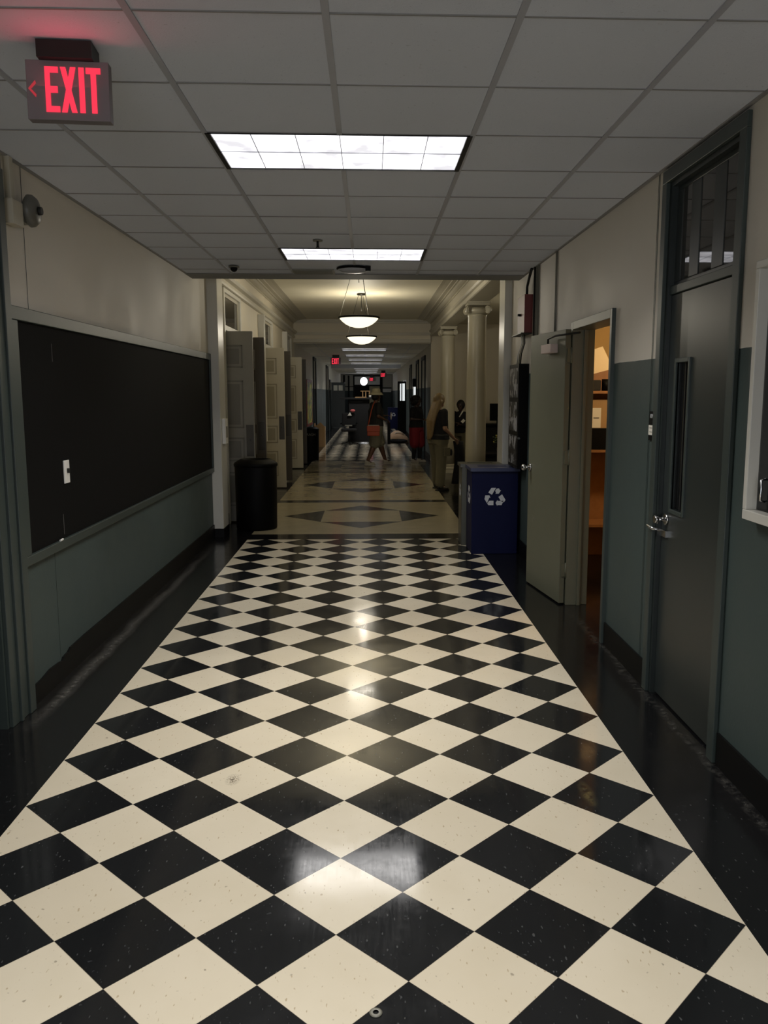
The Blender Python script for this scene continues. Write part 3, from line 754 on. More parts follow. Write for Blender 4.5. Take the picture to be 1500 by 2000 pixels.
# local: +x along leaf, +y = hall side (left)
part(t, 'leaf', B(0, L, -.0, .044, .012, 2.145), M['olive'], world=False, bevel=.003)
for zc in (.28, 1.17, 1.95):
    b = bmesh.new(); cyl(b, (-.012, -.005, zc-.06), (-.012, -.005, zc+.06), .010, seg=10); bx(b, -.012, .0, -.006, .03, zc-.05, zc+.05); part(t, 'hinge', b, M['olive'], world=False)
b = bmesh.new(); kx = L-.055; kz = 1.03
for s, yb_ in ((1, .044), (-1, 0)):
    cyl(b, (kx, yb_, kz), (kx, yb_+s*.012, kz), .034, .032, 20); cyl(b, (kx, yb_+s*.01, kz), (kx, yb_+s*.05, kz), .012, seg=12)
    ell(b, (kx, yb_+s*.062, kz), .028, .022, .028, 16)
part(t, 'door_knob', b, M['chrome'], world=False, label='shiny chrome knob')
cl = part(t, 'door_closer', B(.16, .38, .044, .105, 1.975, 2.045), M['closer'] if 'closer' in M else M['cream_trim'], world=False, bevel=.004, label='pale metal closer box')
b = bmesh.new(); tube(b, [(.30, .075, 2.05), (.30, .075, 2.09), (.10, .09, 2.10), (-.22, .02, 2.105)], .008); part(t, 'closer_arm', b, M['dark_steel'], world=False, parent=cl)
b = bmesh.new(); bx(b, .62, .64, .044, .0445, .60, .605); bx(b, .655, .66, .044, .0446, .56, .62); part(t, 'scratch', b, M['conduit'], world=False)

# side room content (seen through the doorway)
t = thing('shelving_unit', 'wooden shelving in the warmly lit side room behind the olive door', 'shelf', (2.75, 5.9, 0))
for x0 in (1.98, 3.28): part(t, 'upright', B(x0, x0+.03, 5.7, 6.1, 0, 1.9), M['wood'])
for z0 in (.35, 1.09, 1.66): part(t, 'shelf_board', B(2.01, 3.28, 5.7, 6.1, z0, z0+.025), M['wood'])
part(t, 'back_panel', B(2.01, 3.28, 6.08, 6.1, 0, 1.9), M['wood'])
single('cardboard_box', B(2.10, 2.60, 5.78, 6.05, 1.117, 1.60), M['card'], 'brown cardboard box on the side room shelf behind the white notice', 'box', (2.35, 5.9, 1.117), bevel=.004)
b = bmesh.new(); prism(b, [(2.10, 2.02), (2.36, 2.11), (2.437, 1.96), (2.437, 1.89), (2.10, 1.80)], lambda u, v, tt: (u, 5.72+tt, v), 0, .006)
single('cardboard_sheet', b, M['paper_warm'], 'large pale angular sheet propped on top of the side room shelving', 'sheet', (2.3, 5.72, 1.80))
single('storage_crate', B(2.15, 2.55, 5.705, 5.775, 1.117, 1.325), M['black_plastic'], 'black crate at the front of the shelf below the notice', 'crate', (2.35, 5.74, 1.117), bevel=.004)
t = thing('paper_notice', 'white notice with a line of print in the side room', 'notice', (2.33, 5.75, 1.325))
part(t, 'sheet', B(2.24, 2.378, 5.765, 5.769, 1.328, 1.52), M['paper'])
part(t, 'print_line', B(2.305, 2.36, 5.763, 5.765, 1.42, 1.427), M['dark_steel'])
single('dark_jar', C_((2.42, 5.8, 1.686), (2.42, 5.8, 1.80), .035), M['black_plastic'], 'dark jar on the top shelf of the side room', 'jar', (2.42, 5.8, 1.686))
single('dark_basket', B(2.1, 2.37, 5.76, 6.0, 1.686, 1.79), M['char_cloth'], 'dark low basket left of the jar on the top shelf', 'basket', (2.2, 5.9, 1.686), bevel=.01)
t = thing('ceiling_bulb', 'warm ceiling lamp inside the side room', 'lamp', (3.1, 4.6, 2.7))
b = bmesh.new(); lathe(b, [(.03, -.10), (.12, -.08), (.15, -.03), (.12, 0)], (3.1, 4.6, 2.7)); part(t, 'shade', b, M['bulb'])
ld = bpy.data.lights.new('warm_bulb', 'POINT'); ld.energy = ROOM_W; ld.color = (1, .80, .50); ld.shadow_soft_size = .12
lo = bpy.data.objects.new('warm_bulb', ld); col.objects.link(lo); lo.parent = t; lo.location = (0, 0, -.22)

# ------------------------------------------------------------------ red box, conduits, wires, rack
t = thing('alarm_box', 'dark red metal alarm box with a knob high on the right wall', 'alarm box', (XR, 5.9, 2.24))
part(t, 'box', B(XR-.08, XR, 5.75, 6.12, 2.24, 2.60), M['red_box'], bevel=.003)
part(t, 'knob', C_((XR-.08, 5.95, 2.42), (XR-.11, 5.95, 2.42), .012), M['black_plastic'])
part(t, 'ledge', B(XR-.11, XR, 5.75, 6.3, 2.232, 2.24), M['dark_steel'])
for (yy, r, z0, lb) in ((5.60, .013, .15, 'thicker dark conduit left of the thin pair beside the red box'), (5.53, .010, .15, 'middle grey conduit beside the red box'), (5.46, .010, .15, 'conduit of the trio standing furthest from the red box'),
                    (4.72, .008, 2.0, 'thin cream conduit dropping behind the open olive door')):
    single('conduit', C_((XR-r-.001, yy, z0), (XR-r-.001, yy, ZC), r, seg=10), M['conduit'] if r < .012 else M['dark_steel'], lb, 'conduit', (XR, yy, z0), group='conduits on the right wall')
b = bmesh.new(); tube(b, [(XR-.04, 5.86, 2.60), (XR-.04, 5.86, 2.68), (XR-.035, 5.78, 2.76), (XR-.03, 5.68, ZC)], .013); single('curved_conduit', b, M['dark_steel'], 'dark conduit bending from the red box up to the ceiling', 'conduit', (XR-.04, 5.86, 2.6))
for k, (dy, c_) in enumerate(((0, 'dark'), (.07, 'grey'), (.16, 'pale'))):
    b = bmesh.new(); tube(b, [(XR-.05, 5.90+dy, 2.24), (XR-.04, 5.92+dy, 2.15), (XR-.06, 5.98+dy*1.2, 2.05), (XR-.06, 6.02+dy*1.2, 1.955)], .006, 6)
    single('cable', b, M[('dark_steel', 'conduit', 'white_plastic')[k]], '%s cable hanging from the red box down to the black rack' % c_, 'cable', (XR-.05, 5.9+dy, 1.955), group='cables under the red box')
t = thing('wall_cabinet', 'black wall cabinet with a glazed front full of papers beside the pilaster', 'cabinet', (XR, 6.15, .91))
part(t, 'body', B(XR-.10, XR, 5.87, 6.42, .915, 1.95), M['black_plastic'], bevel=.003)
b = bmesh.new()
for k in range(3): bx(b, XR-.104, XR-.10, 5.93, 6.36, .95+k*.335, 1.24+k*.335)
part(t, 'paper_panel', b, M['papers'])
part(t, 'catch', C_((XR-.09, 5.87, 1.22), (XR-.09, 5.855, 1.22), .012), M['chrome'])

# ------------------------------------------------------------------ recycling bins
RC = [[(680,770),(735,685),(818,685),(745,810)],
      [(803,738),(832,698),(870,694),(888,728),(908,728),(868,792),(808,790),(818,775)],
      [(862,850),(928,803),(992,905),(962,948),(912,928)],
      [(813,960),(845,905),(845,920),(956,920),(922,998),(845,998),(845,1016)],
      [(662,968),(697,918),(775,918),(775,998),(685,998)],
      [(626,820),(700,820),(720,868),(700,858),(658,962),(612,888)]]
def recycle_bm(place, s):
    b = bmesh.new()
    for P in RC:
        pts = [((u-800)*s, (850-v)*s) for u, v in P]
        prism(b, pts, place, 0, .0015)
    return b
def bin_(name, label, x0, x1, y0, y1, h, body, lid, slot):
    t = thing(name, label, 'recycling bin', ((x0+x1)/2, (y0+y1)/2, 0), 0)
    part(t, 'body', B(x0+.015, x1-.015, y0+.015, y1-.01, .0, h-.03), body, bevel=.006)
    b = bmesh.new(); cx, cy = (x0+x1)/2, (y0+y1)/2; sw, sh = (x1-x0)*.30, .045
    for (a, c, d, e) in ((x0, x1, y0, cy-sh), (x0, x1, cy+sh, y1), (x0, cx-sw, cy-sh, cy+sh), (cx+sw, x1, cy-sh, cy+sh)): bx(b, a, c, d, e, h-.035, h)
    ld_ = part(t, 'lid', b, lid)
    part(t, 'slot', B(cx-sw, cx+sw, cy-sh, cy+sh, h-.028, h-.012), slot, parent=ld_)
    return t
t = bin_('recycling_bin', 'blue recycling bin with white arrows symbol beside the open olive door', 1.15, 1.66, 6.13, 6.62, .90, M['blue'], M['blue_lid'], M['blue'])
part(t, 'recycling_symbol', recycle_bm(lambda u, v, d: (1.405+u, 6.145-d-.0005, .60+v), .000576), M['mark_white'], label='white triangle of arrows')
part(t, 'side_symbol', recycle_bm(lambda u, v, d: (1.165-d-.0005, 6.38-u, .60+v), .000576), M['mark_white'], label='white triangle of arrows')
t = bin_('recycling_bin', 'grey bin standing directly behind the blue recycling bin', 1.10, 1.56, 6.65, 6.96, .90, M['grey_bin'], M['grey_bin'], M['black_plastic'])
part(t, 'side_symbol', recycle_bm(lambda u, v, d: (1.115-d-.0005, 6.80-u, .60+v), .0004), M['mark_white'])
t = bin_('recycling_bin', 'small looking blue recycling bin far away before the corridor end', .97, 1.46, 37.0, 37.5, .98, M['blue'], M['blue'], M['black_plastic'])
part(t, 'recycling_symbol', recycle_bm(lambda u, v, d: (1.25+u, 37.015-d-.0005, .66+v), .0005), M['mark_white'])

# ------------------------------------------------------------------ black trash cans
def can(label, x, y, r, h, lettering=None):
    t = thing('trash_can', label, 'trash can', (x, y, 0), 0, 'black trash cans')
    b = bmesh.new(); lathe(b, [(r*.94, 0), (r*.97, .02), (r, h*.90), (r*.99, h*.905)], seg=28); part(t, 'body', b, M['black_plastic'], world=False)
    b = bmesh.new(); lathe(b, [(r*1.03, h*.90), (r*1.04, h*.93), (r*1.0, h*.95), (r*.72, h), (r*.60, h), (r*.56, h*.95), (.02, h*.93)], seg=28); part(t, 'lid', b, M['black_plastic'], world=False)
    if lettering: text(t, lettering, .09, M['conduit'], (0, -r-.003, h*.78), (PI/2, 0, 0))
    return t
can('black round trash can at the left pilaster, in front of the open doors', -1.29, 7.93, .258, .86)
can('distant black trash can with faint white lettering beside the bulletin board', -1.36, 18.6, .21, .82, 'TRASH')

# ------------------------------------------------------------------ lobby double doors on the left
DL = ['first doorway past the chalkboard', 'middle doorway of the lobby', 'last doorway of the lobby']
for i, c in enumerate(DC):
    s = thing('door_%d' % (4+i), '', '', (XL, c, 0), kind='structure')
    b = bmesh.new()
    rframe(b, XL, XL+.022, c-.70, c+.70, 0, 2.96, .08, .08, .05); bx(b, XL-.04, XL+.01, c-.62, c+.62, 2.445, 2.51)
    bx(b, XL-.25, XL, c-.64, c-.62, 0, 2.91); bx(b, XL-.25, XL, c+.62, c+.64, 0, 2.91)
    part(s, 'casing', b, M['white_trim'], bevel=.003)
    b = bmesh.new(); rframe(b, XL-.03, XL-.01, c-.62, c+.62, 2.51, 2.91, .05, .05, .04)
    sa = part(s, 'transom_sash', b, M['cream_trim'])
    part(s, 'transom_pane', B(XL-.022, XL-.018, c-.57, c+.57, 2.51, 2.87), M['glass_mirror'], parent=sa)
    for k, (yy, wh) in enumerate(((c-.605, 'nearer'), (c+.56, 'farther'))):
        x0, x1 = XL-.25, -1.352
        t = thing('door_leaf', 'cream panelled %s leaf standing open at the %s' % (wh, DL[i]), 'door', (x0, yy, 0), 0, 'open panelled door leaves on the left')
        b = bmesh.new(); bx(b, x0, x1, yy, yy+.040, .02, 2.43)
        lf_ = part(t, 'leaf', b, (M['leaf_shaded'] if i == 0 else M['cream_trim'], M['leaf_brown'])[k], bevel=.003)
        for (z0, z1) in ((.22, .66), (.80, 1.10), (1.22, 1.82), (1.98, 2.26)):
            b = bmesh.new(); xa, xb = x0+.12, x1-.13
            for (a_, c_, d_, e_) in ((xa, xb, z0, z0+.018), (xa, xb, z1-.018, z1), (xa, xa+.018, z0, z1), (xb-.018, xb, z0, z1)): bx(b, a_, c_, yy-.007, yy, d_, e_)
            bx(b, xa+.045, xb-.045, yy-.005, yy, z0+.045, z1-.045)
            part(t, 'panel_moulding', b, M['line_grey'] if i == 0 or k else M['line_relief'], parent=lf_, bevel=.002)
        part(t, 'push_plate', B(x1-.105, x1-.012, yy-.004, yy, .86, 1.26), M['brass'], label='dark metal push plate')
        part(t, 'pull', C_((x1-.055, yy-.004, 1.07), (x1-.055, yy-.02, 1.07), .010), M['dark_steel'])

t = thing('wall_dispenser', 'small white box with papers on the left pilaster above the trash can', 'box', (-1.58, 7.42, 1.1))
part(t, 'box', B(-1.584, -1.545, 7.34, 7.50, 1.08, 1.37), M['white_plastic'], bevel=.003)
part(t, 'label_card', B(-1.546, -1.543, 7.37, 7.47, 1.15, 1.28), M['conduit'])

# ------------------------------------------------------------------ columns
def column(y, label):
    x = 1.75
    t = thing('column', label, 'column', (x, y, 0), 0, 'round cream columns')
    b = bmesh.new(); lathe(b, [(.155, .18), (.156, .8), (.152, 1.5), (.143, 2.3), (.138, 2.80), (.146, 2.815), (.146, 2.835)], seg=48); part(t, 'shaft', b, M['column'], world=False)
    b = bmesh.new(); bx(b, -.21, .21, -.21, .21, 0, .07); lathe(b, [(.2, .07), (.205, .09), (.2, .115), (.175, .125), (.175, .14), (.185, .15), (.18, .165), (.158, .18)], seg=40); part(t, 'base', b, M['column'], world=False)
    b = bmesh.new(); lathe(b, [(.142, 2.835), (.16, 2.85), (.185, 2.88), (.17, 2.93)], seg=40); bx(b, -.165, .165, -.165, .165, 2.965, 3.0); bx(b, -.18, .18, -.18, .18, 3.0, 3.02)
    part(t, 'capital', b, M['column'], world=False)
    for sx_ in (-1, 1):
        for sy_ in (-1, 1):
            b = bmesh.new(); d = Vector((sx_, sy_, 0)).normalized(); n_ = Vector((-d.y, d.x, 0)); cc = d*.205+Vector((0, 0, 2.895))
            pts = []
            for i in range(26):
                a = -PI*.5 + i*.42; r = .062*(1-i/30)
                pts.append(cc + d*(-math.cos(a+PI*.5)*r) + Vector((0, 0, math.sin(a+PI*.5)*r)))
            tube(b, pts, .016, 8); cyl(b, cc-n_*.028, cc+n_*.028, .044, seg=16)
            part(t, 'volute', b, M['column'], world=False)
    return t
column(10.5, 'thick cream column nearest, right behind the recycling bins')
column(15.25, 'cream column beyond the nearer one, behind the long-haired person')

t = thing('added_alcove_light', 'unseen ceiling light added to brighten the alcove behind the columns', 'ceiling light', (3.5, 12.5, 3.32))  # out of view, added to raise the dark alcove
b = bmesh.new(); lathe(b, [(.03, -.09), (.16, -.07), (.2, -.02), (.2, 0)], (3.5, 12.5, 3.32)); part(t, 'shade', b, M['bulb'])
ld = bpy.data.lights.new('alcove_fill', 'POINT'); ld.energy = ALCOVE_W; ld.color = (1, .9, .7); ld.shadow_soft_size = .2
lo = bpy.data.objects.new('alcove_fill', ld); col.objects.link(lo); lo.parent = t; lo.location = (0, 0, -.32)

# alcove furniture
t = thing('reception_counter', 'black counter against the alcove wall behind the columns', 'counter', (2.9, 17.3, 0))
part(t, 'body', B(2.15, 3.9, 17.05, 17.6, 0, .90), M['black_matte']); part(t, 'top', B(2.1, 3.95, 17.0, 17.65, .90, .95), M['black_plastic'])
t = thing('monitor', 'black monitor on the counter right of the nearer column', 'monitor', (3.02, 17.2, .95))
part(t, 'screen', B(2.93, 3.35, 17.2, 17.23, 1.02, 1.42), M['black_plastic']); part(t, 'stand', B(3.1, 3.18, 17.2, 17.3, .95, 1.05), M['black_plastic'])
t = thing('low_table', 'low black table in the alcove carrying the flowers', 'table', (2.7, 14.2, 0))
part(t, 'table_top', B(2.3, 3.1, 13.9, 14.5, .44, .48), M['black_plastic'])
for a, c in ((2.33, 13.93), (3.03, 13.93), (2.33, 14.43), (3.03, 14.43)): part(t, 'leg', B(a, a+.04, c, c+.04, 0, .44), M['black_plastic'])
part(t, 'front_panel', B(2.34, 3.06, 13.95, 13.97, .05, .44), M['black_matte'])
t = thing('flower_arrangement', 'bunch of yellow and white flowers on the low black table', 'flowers', (2.70, 14.1, .48))
b = bmesh.new(); lathe(b, [(.05, 0), (.07, .06), (.06, .12), (.05, .13)], (2.70, 14.1, .48)); part(t, 'vase', b, M['dark_steel'])
b = bmesh.new()
for k in range(60):
    a = random.uniform(0, 2*PI); r = random.uniform(.02, .16); z = .62+random.uniform(0, .22)
    ell(b, (2.70+r*math.cos(a), 14.1+r*math.sin(a), z), .02, .02, .012, 6)
part(t, 'foliage', b, M['leaf'])
b = bmesh.new()
for k in range(26):
    a = random.uniform(0, 2*PI); r = random.uniform(.02, .16); z = .66+random.uniform(0, .2)
    ell(b, (2.70+r*math.cos(a), 14.08+r*math.sin(a), z), .017, .017, .014, 6)
part(t, 'blossom', b, M['petal'])
single('tissue_box', B(2.86, 2.98, 14.2, 14.32, .48, .88), M['paper'], 'tall pale carton beside the flowers on the low table', 'carton', (2.92, 14.26, .48))

# ------------------------------------------------------------------ distant corridor
t = thing('bulletin_board', 'red framed bulletin board with bright yellow artwork on the left wall', 'bulletin board', (XL, 23, .7))
part(t, 'artwork', B(XL, XL+.02, 21.95, 24.1, .76, 1.98), M['art'])
b = bmesh.new(); bx(b, XL, XL+.03, 21.9, 24.15, 1.98, 2.05); bx(b, XL, XL+.03, 21.9, 24.15, .69, .76); bx(b, XL, XL+.03, 21.88, 21.95, .69, 2.05); bx(b, XL, XL+.03, 24.1, 24.17, .69, 2.05)
part(t, 'frame', b, M['red_box'])
t = thing('cardboard_box', 'tall open cardboard box behind the distant trash can', 'box', (-1.42, 24.0, 0))
part(t, 'body', B(-1.60, -1.27, 23.7, 24.1, 0, .62), M['card'])
b = bmesh.new(); bx(b, -1.60, -1.585, 23.7, 24.1, .62, .72); prism(b, [(-1.60, .62), (-1.27, .62), (-1.40, .76)], lambda u, v, d: (u, 23.7+d, v), 0, .006); part(t, 'flap', b, M['card'])
# dark door casings and leaves
def far_door(n, x, sgn, y0, y1, top, leaf=True):
    s = thing('door_%d' % n, '', '', (x, (y0+y1)/2, 0), kind='structure')
    b = bmesh.new(); o = .03*sgn
    for a, c in ((y0-.12, y0), (y1, y1+.12)): bx(b, min(x, x+o), max(x, x+o), a, c, 0, top+.06)
    bx(b, min(x, x+o), max(x, x+o), y0-.12, y1+.12, top-.04, top+.06)
    part(s, 'casing', b, M['black_base'])
    if leaf:
        xo = x-.12*sgn; part(s, 'leaf', B(min(xo, xo-.04*sgn), max(xo, xo-.04*sgn), y0, y1, 0, top-.02), M['teal_door'])
far_door(7, XL, 1, 25.0, 26.2, 2.75); far_door(8, XL, 1, 33.1, 34.8, 2.75)
far_door(9, XF, -1, 20.3, 21.6, 2.6); far_door(10, XF, -1, 23.3, 24.4, 2.6); far_door(11, XF, -1, 27.6, 28.6, 2.6)
far_door(12, XL, 1, 36.0, 37.2, 2.2, False)
b = bmesh.new(); bx(b, XL-.2, XL-.15, 36, 37.2, 0, 2.2); struct('wall_far_recess', b, M['black_matte'])
# daylight windows on the right of the far corridor
for n, y0, y1, z0, z1 in ((1, 25.0, 26.4, 1.35, 2.05), (2, 32.0, 39.0, 1.25, 2.1)):
    s = thing('window_%d' % n, '', '', (XF, (y0+y1)/2, 0), kind='structure')
    part(s, 'pane', B(XF+.004, XF+.012, y0, y1, z0, z1), M['daylight'])
    b = bmesh.new(); bx(b, XF+.003, XF+.12, y0, y1, 0, z0); bx(b, XF+.003, XF+.12, y0, y1, z1, 2.2)
    kk = 2 if n == 1 else 5
    for k in range(kk+1): bx(b, XF-.002, XF+.01, y0+(y1-y0)*k/kk-.04, y0+(y1-y0)*k/kk+.04, z0, z1)
    part(s, 'sash', b, M['teal_door'])
# glazed dark leaf standing open on the right, teal one on the left
t = thing('glazed_door', 'tall black door leaf with bright glass panes standing open far down the right side', 'door', (1.45, 31.6, 0))
b = bmesh.new(); x0, x1 = 1.255, 1.60; Yd = 31.6
for (a, c, d, e) in ((x0, x1, .02, 1.35), (x0, x1, 2.04, 2.12), (x0, x0+.06, 1.35, 2.04), (x1-.05, x1, 1.35, 2.04), ((x0+x1)/2-.02, (x0+x1)/2+.02, 1.35, 2.04)): bx(b, a, c, Yd, Yd+.045, d, e)
part(t, 'leaf', b, M['black_plastic']); part(t, 'pane', B(x0+.06, x1-.05, Yd+.02, Yd+.025, 1.35, 2.04), M['glass'])
t = thing('two_pane_door', 'teal door leaf with two pale panes standing open far down the left side', 'door', (-1.4, 38.0, 0))
b = bmesh.new(); x0, x1 = -1.69, -1.05; Yd = 38.0
for (a, c, d, e) in ((x0, x1, .02, 1.77), (x0, x1, 2.02, 2.16), (x0, x0+.1, 1.77, 2.02), (x1-.1, x1, 1.77, 2.02), (-1.40, -1.35, 1.77, 2.02)): bx(b, a, c, Yd, Yd+.045, d, e)
part(t, 'leaf', b, M['teal_door']); part(t, 'pane', B(x0+.1, x1-.1, Yd+.01, Yd+.015, 1.77, 2.02), M['paper'])
# end wall doors
s = thing('door_13', '', '', (0, 54, 0), kind='structure')
b = bmesh.new()
for (x0, x1, z0, z1) in ((-.95, -.86, 0, 2.83), (.82, 1.0, 0, 2.83), (-.95, 1.0, 2.74, 2.83), (-.95, 1.0, 2.1, 2.2), (-1.62, -.95, 2.05, 2.10), (1.0, 1.6, 1.95, 2.02), (-1.62,-1.5,0,2.83),(-1.3,-1.2,0,2.8)): bx(b, x0, x1, 53.93, 54, z0, z1)
part(s, 'frame', b, M['black_matte'])
part(s, 'leaf', B(-.86, .12, 53.95, 54, 0, 2.1), M['black_plastic'])
part(s, 'pale_leaf', B(.12, .82, 53.96, 54, .9, 2.1), M['hat'])
part(s, 'transom_pane', B(-.86, .82, 53.96, 54, 2.2, 2.74), M['white_plastic'])
part(s, 'side_pane', B(1.02, 1.58, 53.96, 54, 1.72, 1.95), M['white_plastic'])
t = thing('globe_lamp', 'bright white globe light glowing before the end doors', 'lamp', (-.22, 50.0, 2.37))
b = bmesh.new(); ell(b, (-.22, 50, 2.37), .22, .22, .25, 24); part(t, 'globe', b, M['globe'])
part(t, 'stem', C_((-.22, 50, 2.6), (-.22, 50, 2.85), .015), M['dark_steel'])

# dark stall in the far corridor
t = thing('tall_counter', 'tall black counter stand with a wide flat top in the distant corridor', 'counter', (-.3, 25.5, 0))
part(t, 'top', B(-.86, .27, 25.1, 25.9, 1.46, 1.51), M['black_matte'])
part(t, 'body', B(-.56, .12, 25.2, 25.8, .06, 1.46), M['black_matte'])
part(t, 'crossbar', B(-.50, -.1, 25.18, 25.2, 1.36, 1.38), M['dark_steel'])
t = thing('office_chair', 'black office chair in front of the tall counter', 'chair', (-.55, 24.9, 0))
part(t, 'seat', B(-.80, -.30, 24.7, 25.1, .42, .52), M['black_matte'], bevel=.03)
part(t, 'backrest', B(-.78, -.32, 25.06, 25.12, .6, 1.02), M['black_matte'], bevel=.02)
part(t, 'post', C_((-.55, 24.9, .1), (-.55, 24.9, .42), .03), M['dark_steel'])
for k in range(5):
    a = k*2*PI/5; part(t, 'leg', C_((-.55, 24.9, .1), (-.55+.3*math.cos(a), 24.9+.3*math.sin(a), .03), .02), M['dark_steel'])
for sx_ in (-.80, -.30): part(t, 'armrest', B(sx_-.03, sx_+.03, 24.75, 25.05, .66, .70), M['black_plastic'])
b = bmesh.new(); ell(b, (-.43, 25.02, 1.09), .08, .05, .05, 12); single('pink_cloth', b, M['pink'], 'bundled pink cloth above the black office chair', 'cloth', (-.43, 25.02, 1.04))
b = bmesh.new(); prism(b, [(-.60, .93), (-.46, .93), (-.52, 1.04)], lambda u, v, d: (u, 25.02+d, v), 0, .03); single('white_paper', b, M['paper'], 'small white triangle of paper on the chair back', 'paper', (-.53, 25.03, .93))
single('grey_tray', B(-.68, -.45, 24.75, 24.95, .60, .63), M['conduit'], 'grey tray lying above the office chair seat', 'tray', (-.56, 24.85, .6))
t = thing('wooden_stand', 'little pale wooden stand on top of the tall counter', 'stand', (-.02, 25.4, 1.51))
part(t, 'top', B(-.18, .14, 25.35, 25.5, 1.71, 1.735), M['card'])
for a in (-.12, -.02, .1): part(t, 'leg', B(a, a+.03, 25.36, 25.48, 1.51, 1.71), M['card'])
single('book', B(-.35, .02, 25.15, 25.32, 1.51, 1.535), M['card'], 'tan book lying flat at the front of the tall counter', 'book', (-.2, 25.2, 1.51))
b = bmesh.new(); lathe(b, [(.035, 0), (.045, .05), (.04, .07)], (.14, 25.25, 1.51)); single('white_cup', b, M['white_plastic'], 'small white cup at the right end of the tall counter', 'cup', (.14, 25.25, 1.51))
# bag bundle on floor and post
t = thing('duffel_bag', 'tan and black bag lying on the floor in the distant corridor', 'bag', (1.1, 25.7, 0))
b = bmesh.new(); rings = []
for k in range(9):
    f = k/8; r = .05+.17*math.sin(PI*min(1, f*.75+.2)); rings.append(ring_pts((.80+.62*f, 25.6, r*.8+.02*f), (1, 0, .1), r*.8, 18, r*1.1))
skin_rings(b, rings); part(t, 'body', b, M['tan_cloth'])
b = bmesh.new(); ell(b, (1.05, 25.48, .08), .33, .12, .08, 16); part(t, 'dark_pocket', b, M['black_cloth'])
b = bmesh.new(); tube(b, [(.9, 25.5, .25), (1.0, 25.45, .36), (1.15, 25.45, .38), (1.25, 25.5, .3)], .012); part(t, 'handle', b, M['shoe_white'])
single('black_post', B(.70, .80, 25.1, 25.2, 0, .72), M['black_plastic'], 'short black post standing left of the tan bag', 'post', (.75, 25.15, 0))
single('wall_speaker', B(1.50, XF, 24.5, 24.9, 1.86, 2.12), M['black_plastic'], 'dark box mounted on the right wall above the curly-haired person', 'speaker', (1.6, 24.7, 1.9), bevel=.02)
# floor washer
b = bmesh.new(); rings = []
for r, z in ((.008, 0), (.017, 0), (.018, .003), (.013, .005), (.008, .004)): rings.append([Vector((.121+r*math.cos(2*PI*i/20), -.336+r*math.sin(2*PI*i/20), z)) for i in range(20)])
skin_rings(b, rings, cap=False); single('floor_washer', b, M['conduit'], 'small round metal washer on a black tile at the bottom of the picture', 'washer', (.121, -.336, 0))

# ------------------------------------------------------------------ people
def cap_(bm, p0, p1, r0, r1, seg=12):
    p0, p1 = Vector(p0), Vector(p1); d = (p1-p0).normalized(); rings = []
    for k in range(4): a = PI/2*k/4; rings.append(ring_pts(p0 - d*r0*math.cos(a), d, max(.002, r0*math.sin(a)), seg, up=(.1, .3, .9)))
    rings.append(ring_pts(p0, d, r0, seg, up=(.1, .3, .9)))
    for k in range(4): a = PI/2*k/4; rings.append(ring_pts(p1 + d*r1*math.sin(a), d, r1*math.cos(a), seg, up=(.1, .3, .9)))
    rings.append(ring_pts(p1 + d*r1*.999, d, .002, seg, up=(.1, .3, .9)))
    skin_rings(bm, rings)
def chain(bm, pts, rs):
    for i in range(len(pts)-1): cap_(bm, pts[i], pts[i+1], rs[i], rs[i+1])
def torso(bm, lv):
    """levels: (x, z, rx, ry) rings stacked bottom to top"""
    skin_rings(bm, [[Vector((x+rx*math.cos(2*PI*i/24), ry*math.sin(2*PI*i/24), z)) for i in range(24)] for x, z, rx, ry in lv])
def fuse(o, vox, sm=6):
    r = o.modifiers.new('remesh', 'REMESH'); r.mode = 'VOXEL'; r.voxel_size = vox; r.use_smooth_shade = True
    s_ = o.modifiers.new('smooth', 'SMOOTH'); s_.iterations = sm; s_.factor = .5
def hand(bm, wrist, d, side, s=1.0, curl=.5):
    """palm + four fingers + thumb. d = forearm direction"""
    d = Vector(d).normalized(); up = Vector((0, 0, 1)) if abs(d.z) < .8 else Vector((1, 0, 0))
    w_ = d.cross(up).normalized(); n = w_.cross(d).normalized(); W = Vector(wrist)
    for k in range(4):
        off = w_*(-.027+.018*k)*s
        cap_(bm, W+off*.6, W+d*.085*s+off, .014*s, .011*s, 8)
    for k, Lf in enumerate((.062, .074, .070, .054)):
        b0 = W + d*.085*s + w_*(-.03+.02*k)*s; m1 = b0 + (d*(1-curl*.3) - n*curl*.6).normalized()*Lf*.5*s; e = m1 + (d*(1-curl) - n*curl*1.3).normalized()*Lf*.5*s
        cap_(bm, b0, m1, .0092*s, .0085*s, 8); cap_(bm, m1, e, .0085*s, .0068*s, 8)
    tb = W + d*.03*s + w_*(-.030*side)*s; m1 = tb + (d*.7 - w_*.8*side)*.035*s; cap_(bm, tb, m1, .012*s, .0105*s, 8); cap_(bm, m1, m1 + (d - n*.4).normalized()*.03*s, .0105*s, .008*s, 8)
